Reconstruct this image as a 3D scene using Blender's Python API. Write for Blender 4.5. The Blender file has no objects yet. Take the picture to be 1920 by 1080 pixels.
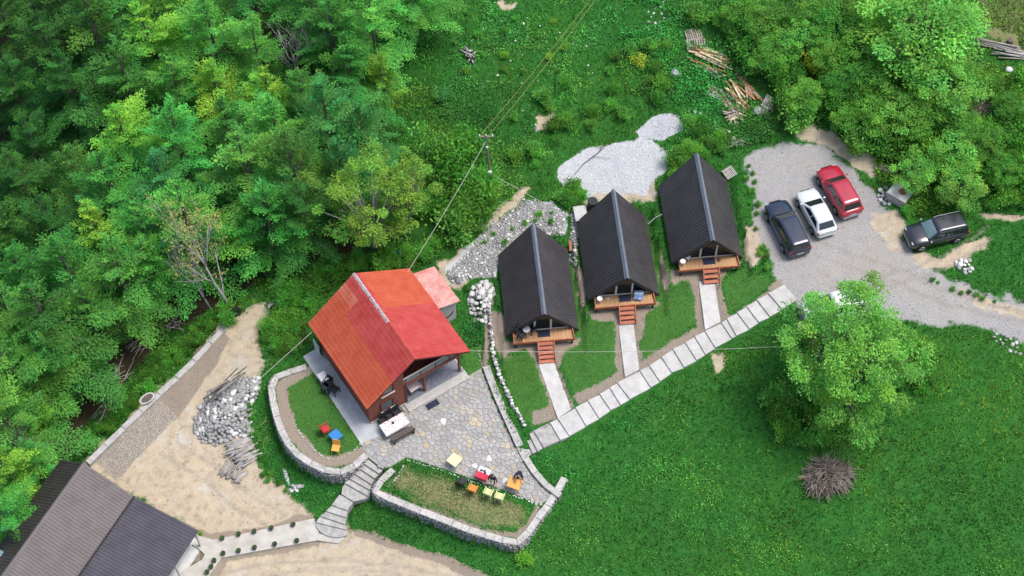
import bpy, bmesh, math, random
import numpy as np
from mathutils import Vector, Matrix
sc = bpy.context.scene
C = sc.collection
rnd = random.Random(7)
rg = np.random.default_rng(11)

# ------------------------------------------------------------------ camera
FPX, PITCH, DIST = 3100.0, math.radians(58.5), 118.0
CAM = np.array([0, -DIST*math.cos(PITCH), DIST*math.sin(PITCH)])
FW = np.array([0, math.cos(PITCH), -math.sin(PITCH)])
UP = np.array([0, math.sin(PITCH), math.cos(PITCH)])
cam = bpy.data.objects.new('camera', bpy.data.cameras.new('camera'))
C.objects.link(cam)
cam.location = CAM
cam.rotation_euler = (math.radians(90) - PITCH, 0, 0)
cam.data.sensor_width = 36.0
cam.data.lens = 36.0*FPX/1920.0
cam.data.clip_end = 3000
sc.camera = cam

# ------------------------------------------------------------------ light
SUN = Vector((0.36, 0.04, 0.92)).normalized()
w = bpy.data.worlds.new('World'); sc.world = w; w.use_nodes = True
nt = w.node_tree
sky = nt.nodes.new('ShaderNodeTexSky'); sky.sky_type = 'NISHITA'; sky.sun_disc = False
sky.sun_elevation = math.asin(SUN.z); sky.sun_rotation = math.atan2(SUN.x, SUN.y)
sky.air_density = 1.0; sky.dust_density = 3.5; sky.ozone_density = 0.7
bg = nt.nodes['Background']; bg.inputs['Strength'].default_value = 0.135
nt.links.new(sky.outputs[0], bg.inputs[0])
sl = bpy.data.lights.new('sun', 'SUN'); sl.energy = 1.75; sl.angle = math.radians(21); sl.color = (1, 0.965, 0.92)
so = bpy.data.objects.new('sun', sl); C.objects.link(so)
so.rotation_euler = SUN.to_track_quat('Z', 'Y').to_euler(); so.location = (30, 40, 90)
vs = sc.view_settings
vs.view_transform = 'Standard'; vs.look = 'None'; vs.exposure = 0.95; vs.gamma = 1.0; vs.use_curve_mapping = False
cy = sc.cycles
cy.max_bounces = 7; cy.diffuse_bounces = 4; cy.glossy_bounces = 3; cy.transmission_bounces = 4; cy.transparent_max_bounces = 8
cy.use_denoising = True
cy.caustics_reflective = False; cy.caustics_refractive = False

# ------------------------------------------------------------------ pixel <-> place
def P(px, py, z=0.0):
    r = FW*FPX + np.array([1.0, 0, 0])*(px-960) - UP*(py-540)
    return CAM + r*((z-CAM[2])/r[2])
def proj(X, Y, Z):
    dx, dy, dz = X-CAM[0], Y-CAM[1], Z-CAM[2]
    d = dx*FW[0]+dy*FW[1]+dz*FW[2]
    return 960+FPX*dx/d, 540-FPX*(dy*UP[1]+dz*UP[2])/d
def PL(pts, z):
    return [P(a, b, z) for a, b in pts]

# ------------------------------------------------------------------ materials
MATS = {}
ALB = 0.72      # overall reflectance level of the painted and mineral surfaces
def mat(name, c1, c2=None, scale=6.0, rough=0.85, bump=0.0, metal=0.0, spec=0.3, orand=0.0, bscale=None, coat=0.0, lo=0.35, hi=0.65, stretch=None, detail=5.0, alpha=1.0, transl=0.0):
    m = bpy.data.materials.new(name); m.use_nodes = True; MATS[name] = m
    t = m.node_tree; N = t.nodes; L = t.links
    b = N['Principled BSDF']
    b.inputs['Roughness'].default_value = rough
    b.inputs['Metallic'].default_value = metal
    b.inputs['Specular IOR Level'].default_value = spec
    b.inputs['Coat Weight'].default_value = coat
    b.inputs['Coat Roughness'].default_value = 0.06
    if alpha < 1: b.inputs['Alpha'].default_value = alpha
    if c2 is None: c2 = tuple(x*0.8 for x in c1)
    c1 = tuple(x*ALB for x in c1); c2 = tuple(x*ALB for x in c2)
    tc = N.new('ShaderNodeTexCoord'); src = tc.outputs['Object']
    if stretch:
        mp = N.new('ShaderNodeMapping'); mp.inputs['Scale'].default_value = stretch
        L.new(src, mp.inputs[0]); src = mp.outputs[0]
    nz = N.new('ShaderNodeTexNoise'); nz.inputs['Scale'].default_value = scale; nz.inputs['Detail'].default_value = detail; nz.inputs['Roughness'].default_value = 0.65
    L.new(src, nz.inputs['Vector'])
    cr = N.new('ShaderNodeValToRGB')
    cr.color_ramp.elements[0].position = lo; cr.color_ramp.elements[1].position = hi
    cr.color_ramp.elements[0].color = (*c1, 1); cr.color_ramp.elements[1].color = (*c2, 1)
    L.new(nz.outputs[0], cr.inputs[0]); col = cr.outputs[0]
    if orand:
        oi = N.new('ShaderNodeObjectInfo'); mr = N.new('ShaderNodeMapRange')
        mr.inputs[3].default_value = 1-orand; mr.inputs[4].default_value = 1+orand
        L.new(oi.outputs['Random'], mr.inputs[0])
        hs = N.new('ShaderNodeHueSaturation'); L.new(mr.outputs[0], hs.inputs['Value']); L.new(col, hs.inputs['Color']); col = hs.outputs[0]
    L.new(col, b.inputs['Base Color'])
    if bump:
        n2 = N.new('ShaderNodeTexNoise'); n2.inputs['Scale'].default_value = bscale or scale*3; n2.inputs['Detail'].default_value = 4
        L.new(src, n2.inputs['Vector'])
        bp = N.new('ShaderNodeBump'); bp.inputs['Strength'].default_value = bump; bp.inputs['Distance'].default_value = 0.03
        L.new(n2.outputs[0], bp.inputs['Height']); L.new(bp.outputs[0], b.inputs['Normal'])
    return m
def leafmat(name, col, orand=0.18, hrand=0.025, transl=0.35):
    # leaf colour = kind colour x per-leaf tint x per-plant variation
    m = bpy.data.materials.new(name); m.use_nodes = True; MATS[name] = m
    t = m.node_tree; N = t.nodes; L = t.links
    b = N['Principled BSDF']; b.inputs['Roughness'].default_value = 0.6; b.inputs['Specular IOR Level'].default_value = 0.2
    at = N.new('ShaderNodeAttribute'); at.attribute_name = 'tint'
    mx = N.new('ShaderNodeMix'); mx.data_type = 'RGBA'; mx.blend_type = 'MULTIPLY'; mx.inputs[0].default_value = 1
    mx.inputs[6].default_value = (*col, 1); L.new(at.outputs['Color'], mx.inputs[7])
    oi = N.new('ShaderNodeObjectInfo')
    m1 = N.new('ShaderNodeMapRange'); m1.inputs[3].default_value = 1-orand; m1.inputs[4].default_value = 1+orand
    L.new(oi.outputs['Random'], m1.inputs[0])
    ml = N.new('ShaderNodeMath'); ml.operation = 'MULTIPLY'; ml.inputs[1].default_value = 7.31
    fr = N.new('ShaderNodeMath'); fr.operation = 'FRACT'
    L.new(oi.outputs['Random'], ml.inputs[0]); L.new(ml.outputs[0], fr.inputs[0])
    m2 = N.new('ShaderNodeMapRange'); m2.inputs[3].default_value = 0.5-hrand; m2.inputs[4].default_value = 0.5+hrand
    L.new(fr.outputs[0], m2.inputs[0])
    hs = N.new('ShaderNodeHueSaturation'); L.new(m1.outputs[0], hs.inputs['Value']); L.new(m2.outputs[0], hs.inputs['Hue']); L.new(mx.outputs[2], hs.inputs['Color'])
    L.new(hs.outputs[0], b.inputs['Base Color'])
    tr = N.new('ShaderNodeBsdfTranslucent'); L.new(hs.outputs[0], tr.inputs['Color'])
    ms = N.new('ShaderNodeMixShader'); ms.inputs[0].default_value = transl
    L.new(b.outputs[0], ms.inputs[1]); L.new(tr.outputs[0], ms.inputs[2])
    L.new(ms.outputs[0], N['Material Output'].inputs[0])
    return m

# ------------------------------------------------------------------ mesh builder
class MB:
    def __init__(s): s.v = []; s.f = []; s.m = []
    def add(s, vs_, fs, mi=0):
        o = len(s.v); s.v += [tuple(map(float, q)) for q in vs_]
        for f in fs: s.f.append(tuple(o+i for i in f)); s.m.append(mi)
        return s
    def box(s, c, size, rz=0.0, mi=0, R=None, top=1.0):
        x, y, z = size[0]/2, size[1]/2, size[2]/2
        q = [(-x,-y,-z),(x,-y,-z),(x,y,-z),(-x,y,-z),(-x*top,-y*top,z),(x*top,-y*top,z),(x*top,y*top,z),(-x*top,y*top,z)]
        M = R if R is not None else Matrix.Rotation(rz, 3, 'Z')
        q = [M @ Vector(p) + Vector(c) for p in q]
        return s.add(q, [(3,2,1,0),(4,5,6,7),(0,1,5,4),(1,2,6,5),(2,3,7,6),(3,0,4,7)], mi)
    def bar(s, a, b, w_, h_, mi=0, up=(0,0,1)):
        a = Vector(a); b = Vector(b); d = (b-a); L = d.length
        if L < 1e-6: return s
        x = d/L; u = Vector(up)
        if abs(x.dot(u)) > 0.98: u = Vector((0,1,0))
        y = u.cross(x).normalized(); z = x.cross(y)
        R = Matrix((x, y, z)).transposed()
        return s.box((a+b)/2, (L, w_, h_), R=R, mi=mi)
    def prism(s, poly, z0, z1, mi=0):
        n = len(poly); poly = [(p[0], p[1]) for p in poly]
        A = sum(poly[i][0]*poly[(i+1)%n][1]-poly[(i+1)%n][0]*poly[i][1] for i in range(n))
        if A < 0: poly = poly[::-1]
        g = lambda z, i: z[i] if hasattr(z, '__len__') else z
        vv = [(p[0], p[1], g(z0, i)) for i, p in enumerate(poly)] + [(p[0], p[1], g(z1, i)) for i, p in enumerate(poly)]
        ff = [tuple(range(n-1, -1, -1)), tuple(range(n, 2*n))] + [(i, (i+1)%n, n+(i+1)%n, n+i) for i in range(n)]
        return s.add(vv, ff, mi)
    def extrude(s, poly3, d, mi=0):
        n = len(poly3); d = Vector(d)
        a = [Vector(p) for p in poly3]; b = [p+d for p in a]
        return s.add(a+b, [tuple(range(n-1,-1,-1)), tuple(range(n,2*n))]+[(i,(i+1)%n,n+(i+1)%n,n+i) for i in range(n)], mi)
    def tube(s, pts, rad, n=6, mi=0):
        pts = [Vector(p) for p in pts]; k = len(pts); vv = []; ff = []
        if not hasattr(rad, '__len__'): rad = [rad]*k
        for i, p in enumerate(pts):
            d = (pts[min(i+1,k-1)]-pts[max(i-1,0)])
            if d.length < 1e-9: d = Vector((0,0,1))
            d.normalize()
            u = Vector((0,0,1)) if abs(d.z) < 0.9 else Vector((1,0,0))
            a = d.cross(u).normalized(); b = d.cross(a)
            for j in range(n):
                t = 2*math.pi*j/n
                vv.append(p + (a*math.cos(t)+b*math.sin(t))*rad[i])
        for i in range(k-1):
            for j in range(n):
                ff.append((i*n+j, i*n+(j+1)%n, (i+1)*n+(j+1)%n, (i+1)*n+j))
        ff.append(tuple(range(n-1,-1,-1))); ff.append(tuple((k-1)*n+j for j in range(n)))
        return s.add(vv, ff, mi)
    def lathe(s, prof, c=(0,0,0), n=16, axis='Z', mi=0):
        vv = []; ff = []; k = len(prof)
        for r, z in prof:
            for j in range(n):
                t = 2*math.pi*j/n; a, b = r*math.cos(t), r*math.sin(t)
                q = (a, b, z) if axis == 'Z' else ((a, z, b) if axis == 'Y' else (z, a, b))
                vv.append((q[0]+c[0], q[1]+c[1], q[2]+c[2]))
        for i in range(k-1):
            for j in range(n):
                ff.append((i*n+j, i*n+(j+1)%n, (i+1)*n+(j+1)%n, (i+1)*n+j))
        ff.append(tuple(range(n-1,-1,-1))); ff.append(tuple((k-1)*n+j for j in range(n)))
        return s.add(vv, ff, mi)
    def mesh(s, name, mats, smooth=False):
        me = bpy.data.meshes.new(name)
        me.from_pydata(s.v, [], s.f)
        for m in (mats if isinstance(mats, (list, tuple)) else [mats]): me.materials.append(MATS[m] if isinstance(m, str) else m)
        me.polygons.foreach_set('material_index', s.m)
        if smooth: me.polygons.foreach_set('use_smooth', [True]*len(s.f))
        me.update()
        return me
    def build(s, name, mats, parent=None, origin=None, smooth=False, bevel=0.0):
        if origin is not None:
            o = origin; s.v = [(p[0]-o[0], p[1]-o[1], p[2]-o[2]) for p in s.v]
        ob = bpy.data.objects.new(name, s.mesh(name, mats, smooth)); C.objects.link(ob)
        if parent is not None: ob.parent = parent
        elif origin is not None: ob.location = origin
        if bevel:
            bm = bmesh.new(); bm.from_mesh(ob.data)
            bmesh.ops.bevel(bm, geom=bm.edges[:], offset=bevel, segments=1, affect='EDGES', clamp_overlap=True)
            bm.to_mesh(ob.data); bm.free()
        return ob
def npmesh(name, V, F, mats, tint=None, smooth=False):
    """V (n,3), F (m,k) numpy arrays; tint (n,3) goes to the point attribute 'tint'"""
    me = bpy.data.meshes.new(name); n = len(V); m, k = F.shape
    me.vertices.add(n); me.vertices.foreach_set('co', np.ascontiguousarray(V, dtype=np.float32).ravel())
    me.loops.add(m*k); me.loops.foreach_set('vertex_index', np.ascontiguousarray(F, dtype=np.int32).ravel())
    me.polygons.add(m); me.polygons.foreach_set('loop_start', np.arange(0, m*k, k, dtype=np.int32))
    if smooth: me.polygons.foreach_set('use_smooth', np.ones(m, dtype=bool))
    for q in (mats if isinstance(mats, (list, tuple)) else [mats]): me.materials.append(MATS[q])
    if tint is not None:
        at = me.attributes.new('tint', 'FLOAT_COLOR', 'POINT')
        at.data.foreach_set('color', np.concatenate([tint, np.ones((n,1))], 1).astype(np.float32).ravel())
    me.update(calc_edges=True); me.validate()
    return me
def link(name, me, parent=None, loc=None, rz=0.0):
    o = bpy.data.objects.new(name, me); C.objects.link(o)
    if parent is not None: o.parent = parent
    if loc is not None: o.location = loc
    if rz: o.rotation_euler = (0, 0, rz)
    return o
def tag(o, label, cat, group=None):
    o['label'] = label; o['category'] = cat
    if group: o['group'] = group
    return o
def kind(o, k): o['kind'] = k; return o
def thing(name, label, cat, loc=(0,0,0), rz=0.0, group=None):
    o = bpy.data.objects.new(name, None); C.objects.link(o); o.empty_display_size = 0.3
    o.location = loc; o.rotation_euler = (0, 0, rz)
    return tag(o, label, cat, group)
def dup(root, loc, rz=0.0, label=None, scale=None):
    r = root.copy(); C.objects.link(r); r.location = loc; r.rotation_euler = (0, 0, rz)
    if label: r['label'] = label
    if scale: r.scale = scale if hasattr(scale, '__len__') else (scale,)*3
    for ch in root.children:
        c = ch.copy(); C.objects.link(c); c.parent = r
        for g in ch.children:
            d = g.copy(); C.objects.link(d); d.parent = c
    return r
def yaw(a, b): return math.atan2(b[1]-a[1], b[0]-a[0])
# smooth value noise on arrays
_perm = rg.random((257, 257))
def vnoise(x, y):
    x = np.asarray(x, float); y = np.asarray(y, float)
    xi = np.floor(x).astype(int); yi = np.floor(y).astype(int); fx = x-xi; fy = y-yi
    fx = fx*fx*(3-2*fx); fy = fy*fy*(3-2*fy)
    g = lambda i, j: _perm[i % 256, j % 256]
    return (g(xi,yi)*(1-fx)+g(xi+1,yi)*fx)*(1-fy)+(g(xi,yi+1)*(1-fx)+g(xi+1,yi+1)*fx)*fy
def fbm(x, y, o=3):
    s = 0; a = 0.5; t = 0
    for k in range(o):
        s = s + a*vnoise(x*2**k+17*k, y*2**k+9*k); t += a; a *= 0.5
    return s/t
def inpoly(x, y, poly):
    x = np.asarray(x, float); y = np.asarray(y, float)
    r = np.zeros(np.broadcast(x, y).shape, bool); n = len(poly)
    for i in range(n):
        x0, y0 = poly[i][:2]; x1, y1 = poly[(i+1) % n][:2]
        if y0 == y1: continue
        c = ((y0 > y) != (y1 > y)) & (x < (x1-x0)*(y-y0)/(y1-y0)+x0)
        r ^= c
    return r
def segdist(x, y, pts, closed=True):
    d = np.full(np.shape(x), 1e9); n = len(pts)
    for i in range(n if closed else n-1):
        x0, y0 = pts[i][:2]; x1, y1 = pts[(i+1) % n][:2]
        L = (x1-x0)**2+(y1-y0)**2+1e-9
        t = np.clip(((x-x0)*(x1-x0)+(y-y0)*(y1-y0))/L, 0, 1)
        d = np.minimum(d, np.hypot(x-x0-t*(x1-x0), y-y0-t*(y1-y0)))
    return d
def softmask(x, y, poly, soft):
    s = segdist(x, y, poly); s = np.where(inpoly(x, y, poly), s, -s)
    return np.clip(0.5+s/(2*soft), 0, 1)
# ================================================================== traced layout of steps and paths (pixels, heights)
SEAM_T = [(1031.6,792),(1045.8,784),(1078.8,763.6),(1102.4,750.3),(1124.5,738.4),(1143.4,725.8),(1157.5,717),(1200,694.3),(1217.4,684.8),(1240.3,669),(1261.7,653.4),(1285,641.7),(1302.6,630),(1322,620.3),(1353,604.8),(1363,597),(1382.3,585.3),(1400,573.7),(1419.4,561.6),(1440.5,549.3),(1470.4,533.4)]
SEAM_B = [(1050.5,825),(1067.8,817),(1099.3,798.2),(1123.9,784),(1145,768.3),(1163.8,758.8),(1181.2,747.8),(1220.5,725.8),(1237.8,714.7),(1259.8,698),(1283,688.4),(1306.5,674.8),(1323,664.3),(1341.5,651.5),(1372.6,634),(1381,629),(1405.6,616.4),(1422.9,603.8),(1444,593.3),(1466.9,579.2),(1495,561.6)]
SEAM_Z = [0.70+0.118*i for i in range(20)]
BR = [([(1008,678.5),(1038,675.4),(1071,766.7),(1045.8,784)], SEAM_Z[1]), ([(1159,605),(1187.5,604.5),(1198.5,692.7),(1171.7,707)], SEAM_Z[6]), ([(1310,527),(1339.5,525),(1351,603),(1322,618)], SEAM_Z[13])]
WPATH = [(372,1004),(400,1012),(501,991),(569,976),(589,972),(599,1000),(620,1006),(647,1008),(636,1019),(595,1013),(550,1021),(467,1036),(415,1046),(388,1085),(330,1085),(345,1068),(378,1050),(384,1040),(372,1028),(360,1021)]
ST_UP = [[(690,859),(717.4,880)],[(681.8,868.8),(710,887.7)],[(674,878),(702,897)],[(664.5,887.7),(696.6,908)],[(655,897),(694.4,919)],[(645.7,905),(692.9,931.7)]]
ST_LO = [[(636,926),(664,937)],[(622,946),(651,957)],[(611,958),(649,970)],[(600,967),(647,983)],[(592,979),(649,993)]]
CAB = [  # front-left eave px, front-right eave px, eave z, ground z, length
    dict(fl=(950,632), fr=(1085,617.6), g=0.85), dict(fl=(1102,566), fr=(1236,552), g=1.45), dict(fl=(1261,496), fr=(1391,483), g=2.28)]
CYAW = math.radians(5.6); CW, CL = 5.0, 6.75
for c_ in CAB:
    a = P(*c_['fl'], c_['g']+.45); b = P(*c_['fr'], c_['g']+.45)
    m_ = (a+b)/2; c_['o'] = np.array([m_[0], m_[1], c_['g']])
def rot2(x, y, a): return (x*math.cos(a)-y*math.sin(a), x*math.sin(a)+y*math.cos(a))
FLATZ = []
def flat(poly, z): FLATZ.append(([(p[0], p[1]) for p in poly], z))
def slab_xy(i):
    z0, z1 = SEAM_Z[i], SEAM_Z[min(i+1, 19)]
    return [P(*SEAM_B[i], z0), P(*SEAM_B[i+1], z1), P(*SEAM_T[i+1], z1), P(*SEAM_T[i], z0)]
def grow(poly, d):
    c = np.mean([p[:2] for p in poly], 0); out = []
    for p in poly:
        v = np.array(p[:2])-c; L = np.hypot(*v); out.append(tuple(c+v*(1+d/L)))
    return out
for c_ in CAB:
    o = c_['o']; flat([(o[0]+rot2(x, y, CYAW)[0], o[1]+rot2(x, y, CYAW)[1]) for x, y in [(-2.9,-1.6),(2.9,-1.6),(2.9,7.2),(-2.9,7.2)]], o[2]-.02)
for i in range(20): flat(grow(slab_xy(i), .25), SEAM_Z[i]-.14)
for q, z in BR: flat(grow(PL(q, z), .2), z-.09)
flat(PL([(1000,825),(1050,800),(1070,830),(1020,850)], .5), .3)
flat(grow(PL(WPATH, -1.82), .05), -1.93)
LOWST = [(643,914),(693,933),(655,960),(652,1006),(590,1002),(588,975),(610,955)]
flat(PL(LOWST, -1.4), -1.95)
# ================================================================== terrain heights
SHARED = [(560,500,-.8),(480,560,-.9),(600,420,-1.2),(500,350,-2.2),(600,200,-1),(500,50,-.5),(700,50,1.2),(750,250,.3),
          (750,470,.1),(650,500,-.2),(800,350,.6),(830,200,1.6),(850,10,3.4),(690,400,-.6),(455,578,-1.1)]
MAINP = [(250,900,-2),(400,900,-1.9),(560,960,-1.8),(420,1040,-2),(700,1060,-2),(850,1078,-2),(350,760,-1.7),(430,700,-1.3),(450,630,-.8),
         (500,590,-.3),(160,1000,-2.1),(300,700,-1.7),(40,1075,-2.2),(485,780,-1.35),(520,860,-1.6),(600,920,-1.5),(490,730,-.9),(500,690,-.5),(545,640,-.15),
         (610,1000,-1.9),(680,955,-1.35),(760,985,-1.2),(900,1040,-1.15),(990,1050,-1.1),(1030,990,-.85),(1070,920,-.4),(1030,865,0.05),
         (1100,860,.2),(1200,780,1.05),(1350,690,1.95),(1480,610,2.8),(1300,900,.3),(1500,900,1.0),(1700,900,1.5),(1900,900,2.1),(1900,1070,1.1),
         (1500,1070,.1),(1200,1070,-.7),(1750,650,2.8),(1900,700,2.8),(1500,450,3.0),(1600,380,3.05),(1430,420,2.9),(1700,520,3.05),(1850,585,3.1),
         (1750,450,3.15),(1420,330,2.95),(1540,290,3.1),(1640,330,3.7),(1700,250,4.8),(1600,150,5.2),(1800,100,7),(1900,30,8),(1850,330,4.5),
         (1880,430,3.6),(1500,150,4.5),(1400,100,4.2),(1800,520,3.25),(1330,180,3.2),(1300,280,2.8),(1200,300,2.0),(1100,320,1.6),(1230,230,2.4),
         (1000,430,1.2),(930,470,.8),(850,490,.4),(1060,400,1.5),(1230,60,4.0),(1100,120,3),(1000,200,2.2),(920,350,1.2),(900,100,2.6),(1000,10,3.8),
         (1010,560,.85),(940,600,.7),(1020,690,.78),(1085,620,.95),(1000,780,.62),(1045,740,.8),(1165,500,1.45),(1150,420,1.55),(1170,600,1.38),
         (1240,560,1.75),(1110,690,1.1),(1190,660,1.4),(1310,420,2.3),(1310,520,2.22),(1255,480,2.1),(1390,470,2.6),(1425,530,2.8),(1300,330,2.6),
         (1250,640,1.7),(1330,580,2.25),(1400,560,2.65),(925,690,.25),(950,760,.3),(905,600,.2)]
RAVP = [(380,612,-3),(300,670,-4.0),(220,760,-4.4),(130,880,-4.6),(300,560,-4.2),(200,480,-5),(50,700,-6),(50,400,-6),(300,300,-4.2),(200,50,-3.5),
        (50,100,-5),(0,1000,-5),(420,590,-1.6)]
def rbf(pts):
    A = np.array([[*P(a, b, z)[:2], z] for a, b, z in pts]); n = len(A)
    D = np.hypot(A[:,None,0]-A[None,:,0], A[:,None,1]-A[None,:,1])
    M = np.zeros((n+3, n+3)); M[:n,:n] = D + np.eye(n)*-0.6; M[:n,n] = 1; M[:n,n+1:] = A[:,:2]; M[n,:n] = 1; M[n+1:,:n] = A[:,:2].T
    w_ = np.linalg.solve(M, np.concatenate([A[:,2], [0,0,0]]))
    def ev(x, y):
        x = np.asarray(x, float); y = np.asarray(y, float); r = w_[n]+w_[n+1]*x+w_[n+2]*y
        for i in range(n): r = r+w_[i]*np.hypot(x-A[i,0], y-A[i,1])
        return r
    return ev
rbfA = rbf(SHARED+MAINP); rbfB = rbf(SHARED+RAVP)
WALL_W = [(100,925),(160,864),(270,757),(350,682),(420,606)]           # concrete wall above the ravine (px at top, z about -1.6)
RAV = [tuple(p[:2]) for p in PL([(-300,1300)]+[(-60,1100)]+WALL_W, -1.7)] + [tuple(p[:2]) for p in PL([(440,580),(540,480),(620,380),(640,200),(640,-300),(-900,-300),(-900,1300)], -1)]
LPW = [(573,682),(523,697),(507,707),(502,721),(505,749),(513,784),(524,815),(538,840),(557,859),(579,873),(601,884),(623,891),(645,890),(664,881),(680,867),(691,856)]
RPW = [(733,876),(715,892),(700,908),(696,921),(705,931),(741,944),(774,958),(828,979),(881,1000),(935,1016),(962,1024),(978,1021),(991,1008),(1008,982),(1025,960),(1043,936),(1064,898)]
KERB = [(905,688),(917,722),(932,758),(946,789),(962,824),(981,862),(1002,894),(1024,917),(1045,931)]
TER = [tuple(p[:2]) for p in PL([(577,650),(568,668)]+LPW[1:]+[(691,859),(717,880)]+RPW[1:-2]+[(1045,932)]+KERB[::-1]+[(905,640),(900,575),(870,540),(800,495),(660,500),(577,600)], 0)]
ST1 = [(690,859),(717.5,880),(693,934),(643,914)]
ST1W = [P(690,859,0), P(717.5,880,0), P(693,934,-1.0), P(643,914,-1.0)]
ST1W = [tuple(p[:2]) for p in ST1W]
def H(x, y):
    x = np.asarray(x, float); y = np.asarray(y, float)
    z = rbfA(x, y)
    z = np.where(inpoly(x, y, RAV), np.minimum(rbfB(x, y), z+0.6), z)
    far = np.clip((np.hypot(x, y-3)-42)/30, 0, 1)
    z = z + (fbm(x*0.35, y*0.35)-.5)*0.35 + (fbm(x*1.3+40, y*1.3)-.5)*0.12
    z = z*(1-far) + far*np.clip(z, -8, 14)
    for q_, zz in FLATZ:
        a_ = np.array(q_)
        ok = (x > a_[:,0].min()) & (x < a_[:,0].max()) & (y > a_[:,1].min()) & (y < a_[:,1].max())
        if np.any(ok): z = np.where(ok & inpoly(x, y, q_), zz, z)
    t = inpoly(x, y, TER)
    z = np.where(t, 0.0, z)
    a = np.array(ST1W[0]); b = (np.array(ST1W[2])+np.array(ST1W[3]))/2-(np.array(ST1W[0])+np.array(ST1W[1]))/2
    L = np.hypot(*b); s = ((x-ST1W[0][0])*b[0]+(y-ST1W[0][1])*b[1])/L/L
    z = np.where(inpoly(x, y, ST1W), np.minimum(z, -0.35-np.clip(s, 0, 1)*0.95), z)
    return z
def G(px, py, dz=0.0):
    z = 0.0
    for k in range(12): p = P(px, py, z+dz); z = 0.5*z+0.5*float(H(p[0], p[1]))
    p = P(px, py, z+dz)
    return np.array([p[0], p[1], z+dz])

# ================================================================== ground cover zones (pixel outlines)
SAND = [[(160,862),(270,762),(350,690),(420,608),(452,588),(500,566),(512,588),(490,612),(486,654),(505,668),(488,697),(470,740),(468,790),(480,850),(508,905),(550,934),(592,962),(585,975),(500,994),(400,1015),(375,1005),(330,975),(245,930),(160,880)],
        [(380,1090),(411,1054),(470,1038),(550,1022),(595,1015),(651,988),(715,1008),(790,1036),(865,1058),(960,1095)],
        [(1640,402),(1680,395),(1700,420),(1692,470),(1662,455),(1640,440)],[(1398,420),(1425,430),(1430,480),(1405,500),(1392,470)],
        [(1700,470),(1760,485),(1850,440),(1850,470),(1780,500),(1735,510)],[(1780,540),(1860,560),(1960,585),(1960,612),(1850,580)],[(1470,228),(1520,235),(1570,255),(1640,300),(1650,330),(1600,320),(1560,278),(1500,260)],
        [(868,420),(910,408),(980,352),(1000,350),(930,420),(880,440)],[(1085,370),(1230,340),(1235,372),(1100,385)],[(1490,600),(1520,598),(1520,625),(1495,622)],[(1330,668),(1358,664),(1366,684),(1345,696)],
        [(1835,405),(1960,402),(1960,416),(1840,416)],[(930,0),(965,0),(960,14),(935,12)],[(1005,215),(1040,212),(1045,240),(1010,246)],[(820,488),(860,470),(905,455),(905,500),(860,540),(825,525)]]
GRAV = [[(1400,290),(1440,268),(1500,270),(1558,276),(1572,301),(1595,326),(1628,347),(1648,372),(1664,400),(1692,421),(1702,466),(1738,505),(1790,530),(1860,553),(1960,572),(1960,642),(1900,632),(1860,620),(1822,613),(1731,609),(1640,590),(1560,620),(1498,590),(1493,565),(1453,523),(1449,477),(1421,449),(1410,403),(1421,361),(1398,343)]]
PALE = [[(1045,317),(1073,296),(1119,275),(1172,264),(1207,260),(1235,271),(1258,289),(1249,317),(1232,338),(1207,369),(1154,362),(1094,366),(1087,338),(1059,347),(1045,338)],
        [(1193,243),(1214,225),(1253,213),(1274,215),(1278,243),(1242,260),(1207,262)],
        [(832,495),(880,462),(930,425),(990,380),(1040,375),(1065,400),(1062,440),(1000,440),(940,475),(930,520),(880,520),(850,535)],[(1075,395),(1110,380),(1115,405),(1080,440),(1075,480)]]
SOIL = [[(945,642),(1085,632),(1085,650),(1060,660),(1048,690),(1076,765),(1060,775),(1040,785),(995,800),(1000,775),(1030,760),(1005,680),(990,655),(960,655)],
        [(1105,580),(1240,570),(1228,582),(1210,590),(1200,640),(1212,690),(1160,722),(1085,762),(1075,742),(1155,700),(1150,600),(1108,598)],
        [(1255,505),(1392,488),(1385,500),(1360,515),(1350,540),(1368,592),(1445,545),(1440,535),(1470,525),(1470,536),(1360,606),(1200,698),(1195,680),(1310,612),(1300,560),(1290,530),(1260,530)],
        [(1086,480),(1098,560),(1095,590),(1083,560),(1078,500)],[(1240,470),(1256,520),(1250,560),(1238,520)],[(931,600),(950,640),(960,670),(940,660)],
        [(560,690),(585,688),(590,700),(540,726),(542,760),(556,795),(575,822),(600,848),(630,858),(655,848),(690,828),(690,850),(660,872),(630,880),(600,872),(570,855),(545,830),(530,800),(520,760),(518,725),(535,705)],
        [(707,916),(760,938),(830,960),(900,985),(960,1003),(985,985),(1005,945),(1012,955),(995,1000),(970,1015),(900,998),(800,965),(715,930)],
        [(172,860),(294,747),(362,673),(420,612),(430,640),(400,690),(333,782),(218,900)],
        [(240,930),(330,975),(400,1002),(500,984),(590,960),(596,975),(500,998),(400,1018),(370,1012),(300,975)],[(395,1085),(412,1045),(600,1010),(600,1022),(425,1056),(410,1090)],
        [(640,990),(700,1000),(790,1030),(880,1060),(930,1085),(880,1085),(800,1050),(700,1018)],[(910,560),(925,560),(915,690),(905,690)],[(955,590),(915,585),(925,640),(945,680)],[(345,1066),(362,1022),(374,1028),(386,1040),(378,1052)]]
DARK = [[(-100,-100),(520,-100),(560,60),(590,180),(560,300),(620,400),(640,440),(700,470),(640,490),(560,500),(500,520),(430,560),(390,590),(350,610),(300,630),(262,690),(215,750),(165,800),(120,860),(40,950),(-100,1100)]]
DRY = [[(720,905),(760,870),(850,900),(1000,950),(975,1000),(900,985),(800,950)],[(1820,-20),(1940,-20),(1940,110),(1880,100),(1830,50)],[(470,590),(500,585),(490,640),(440,690),(400,700),(400,640),(440,620)]]
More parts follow.
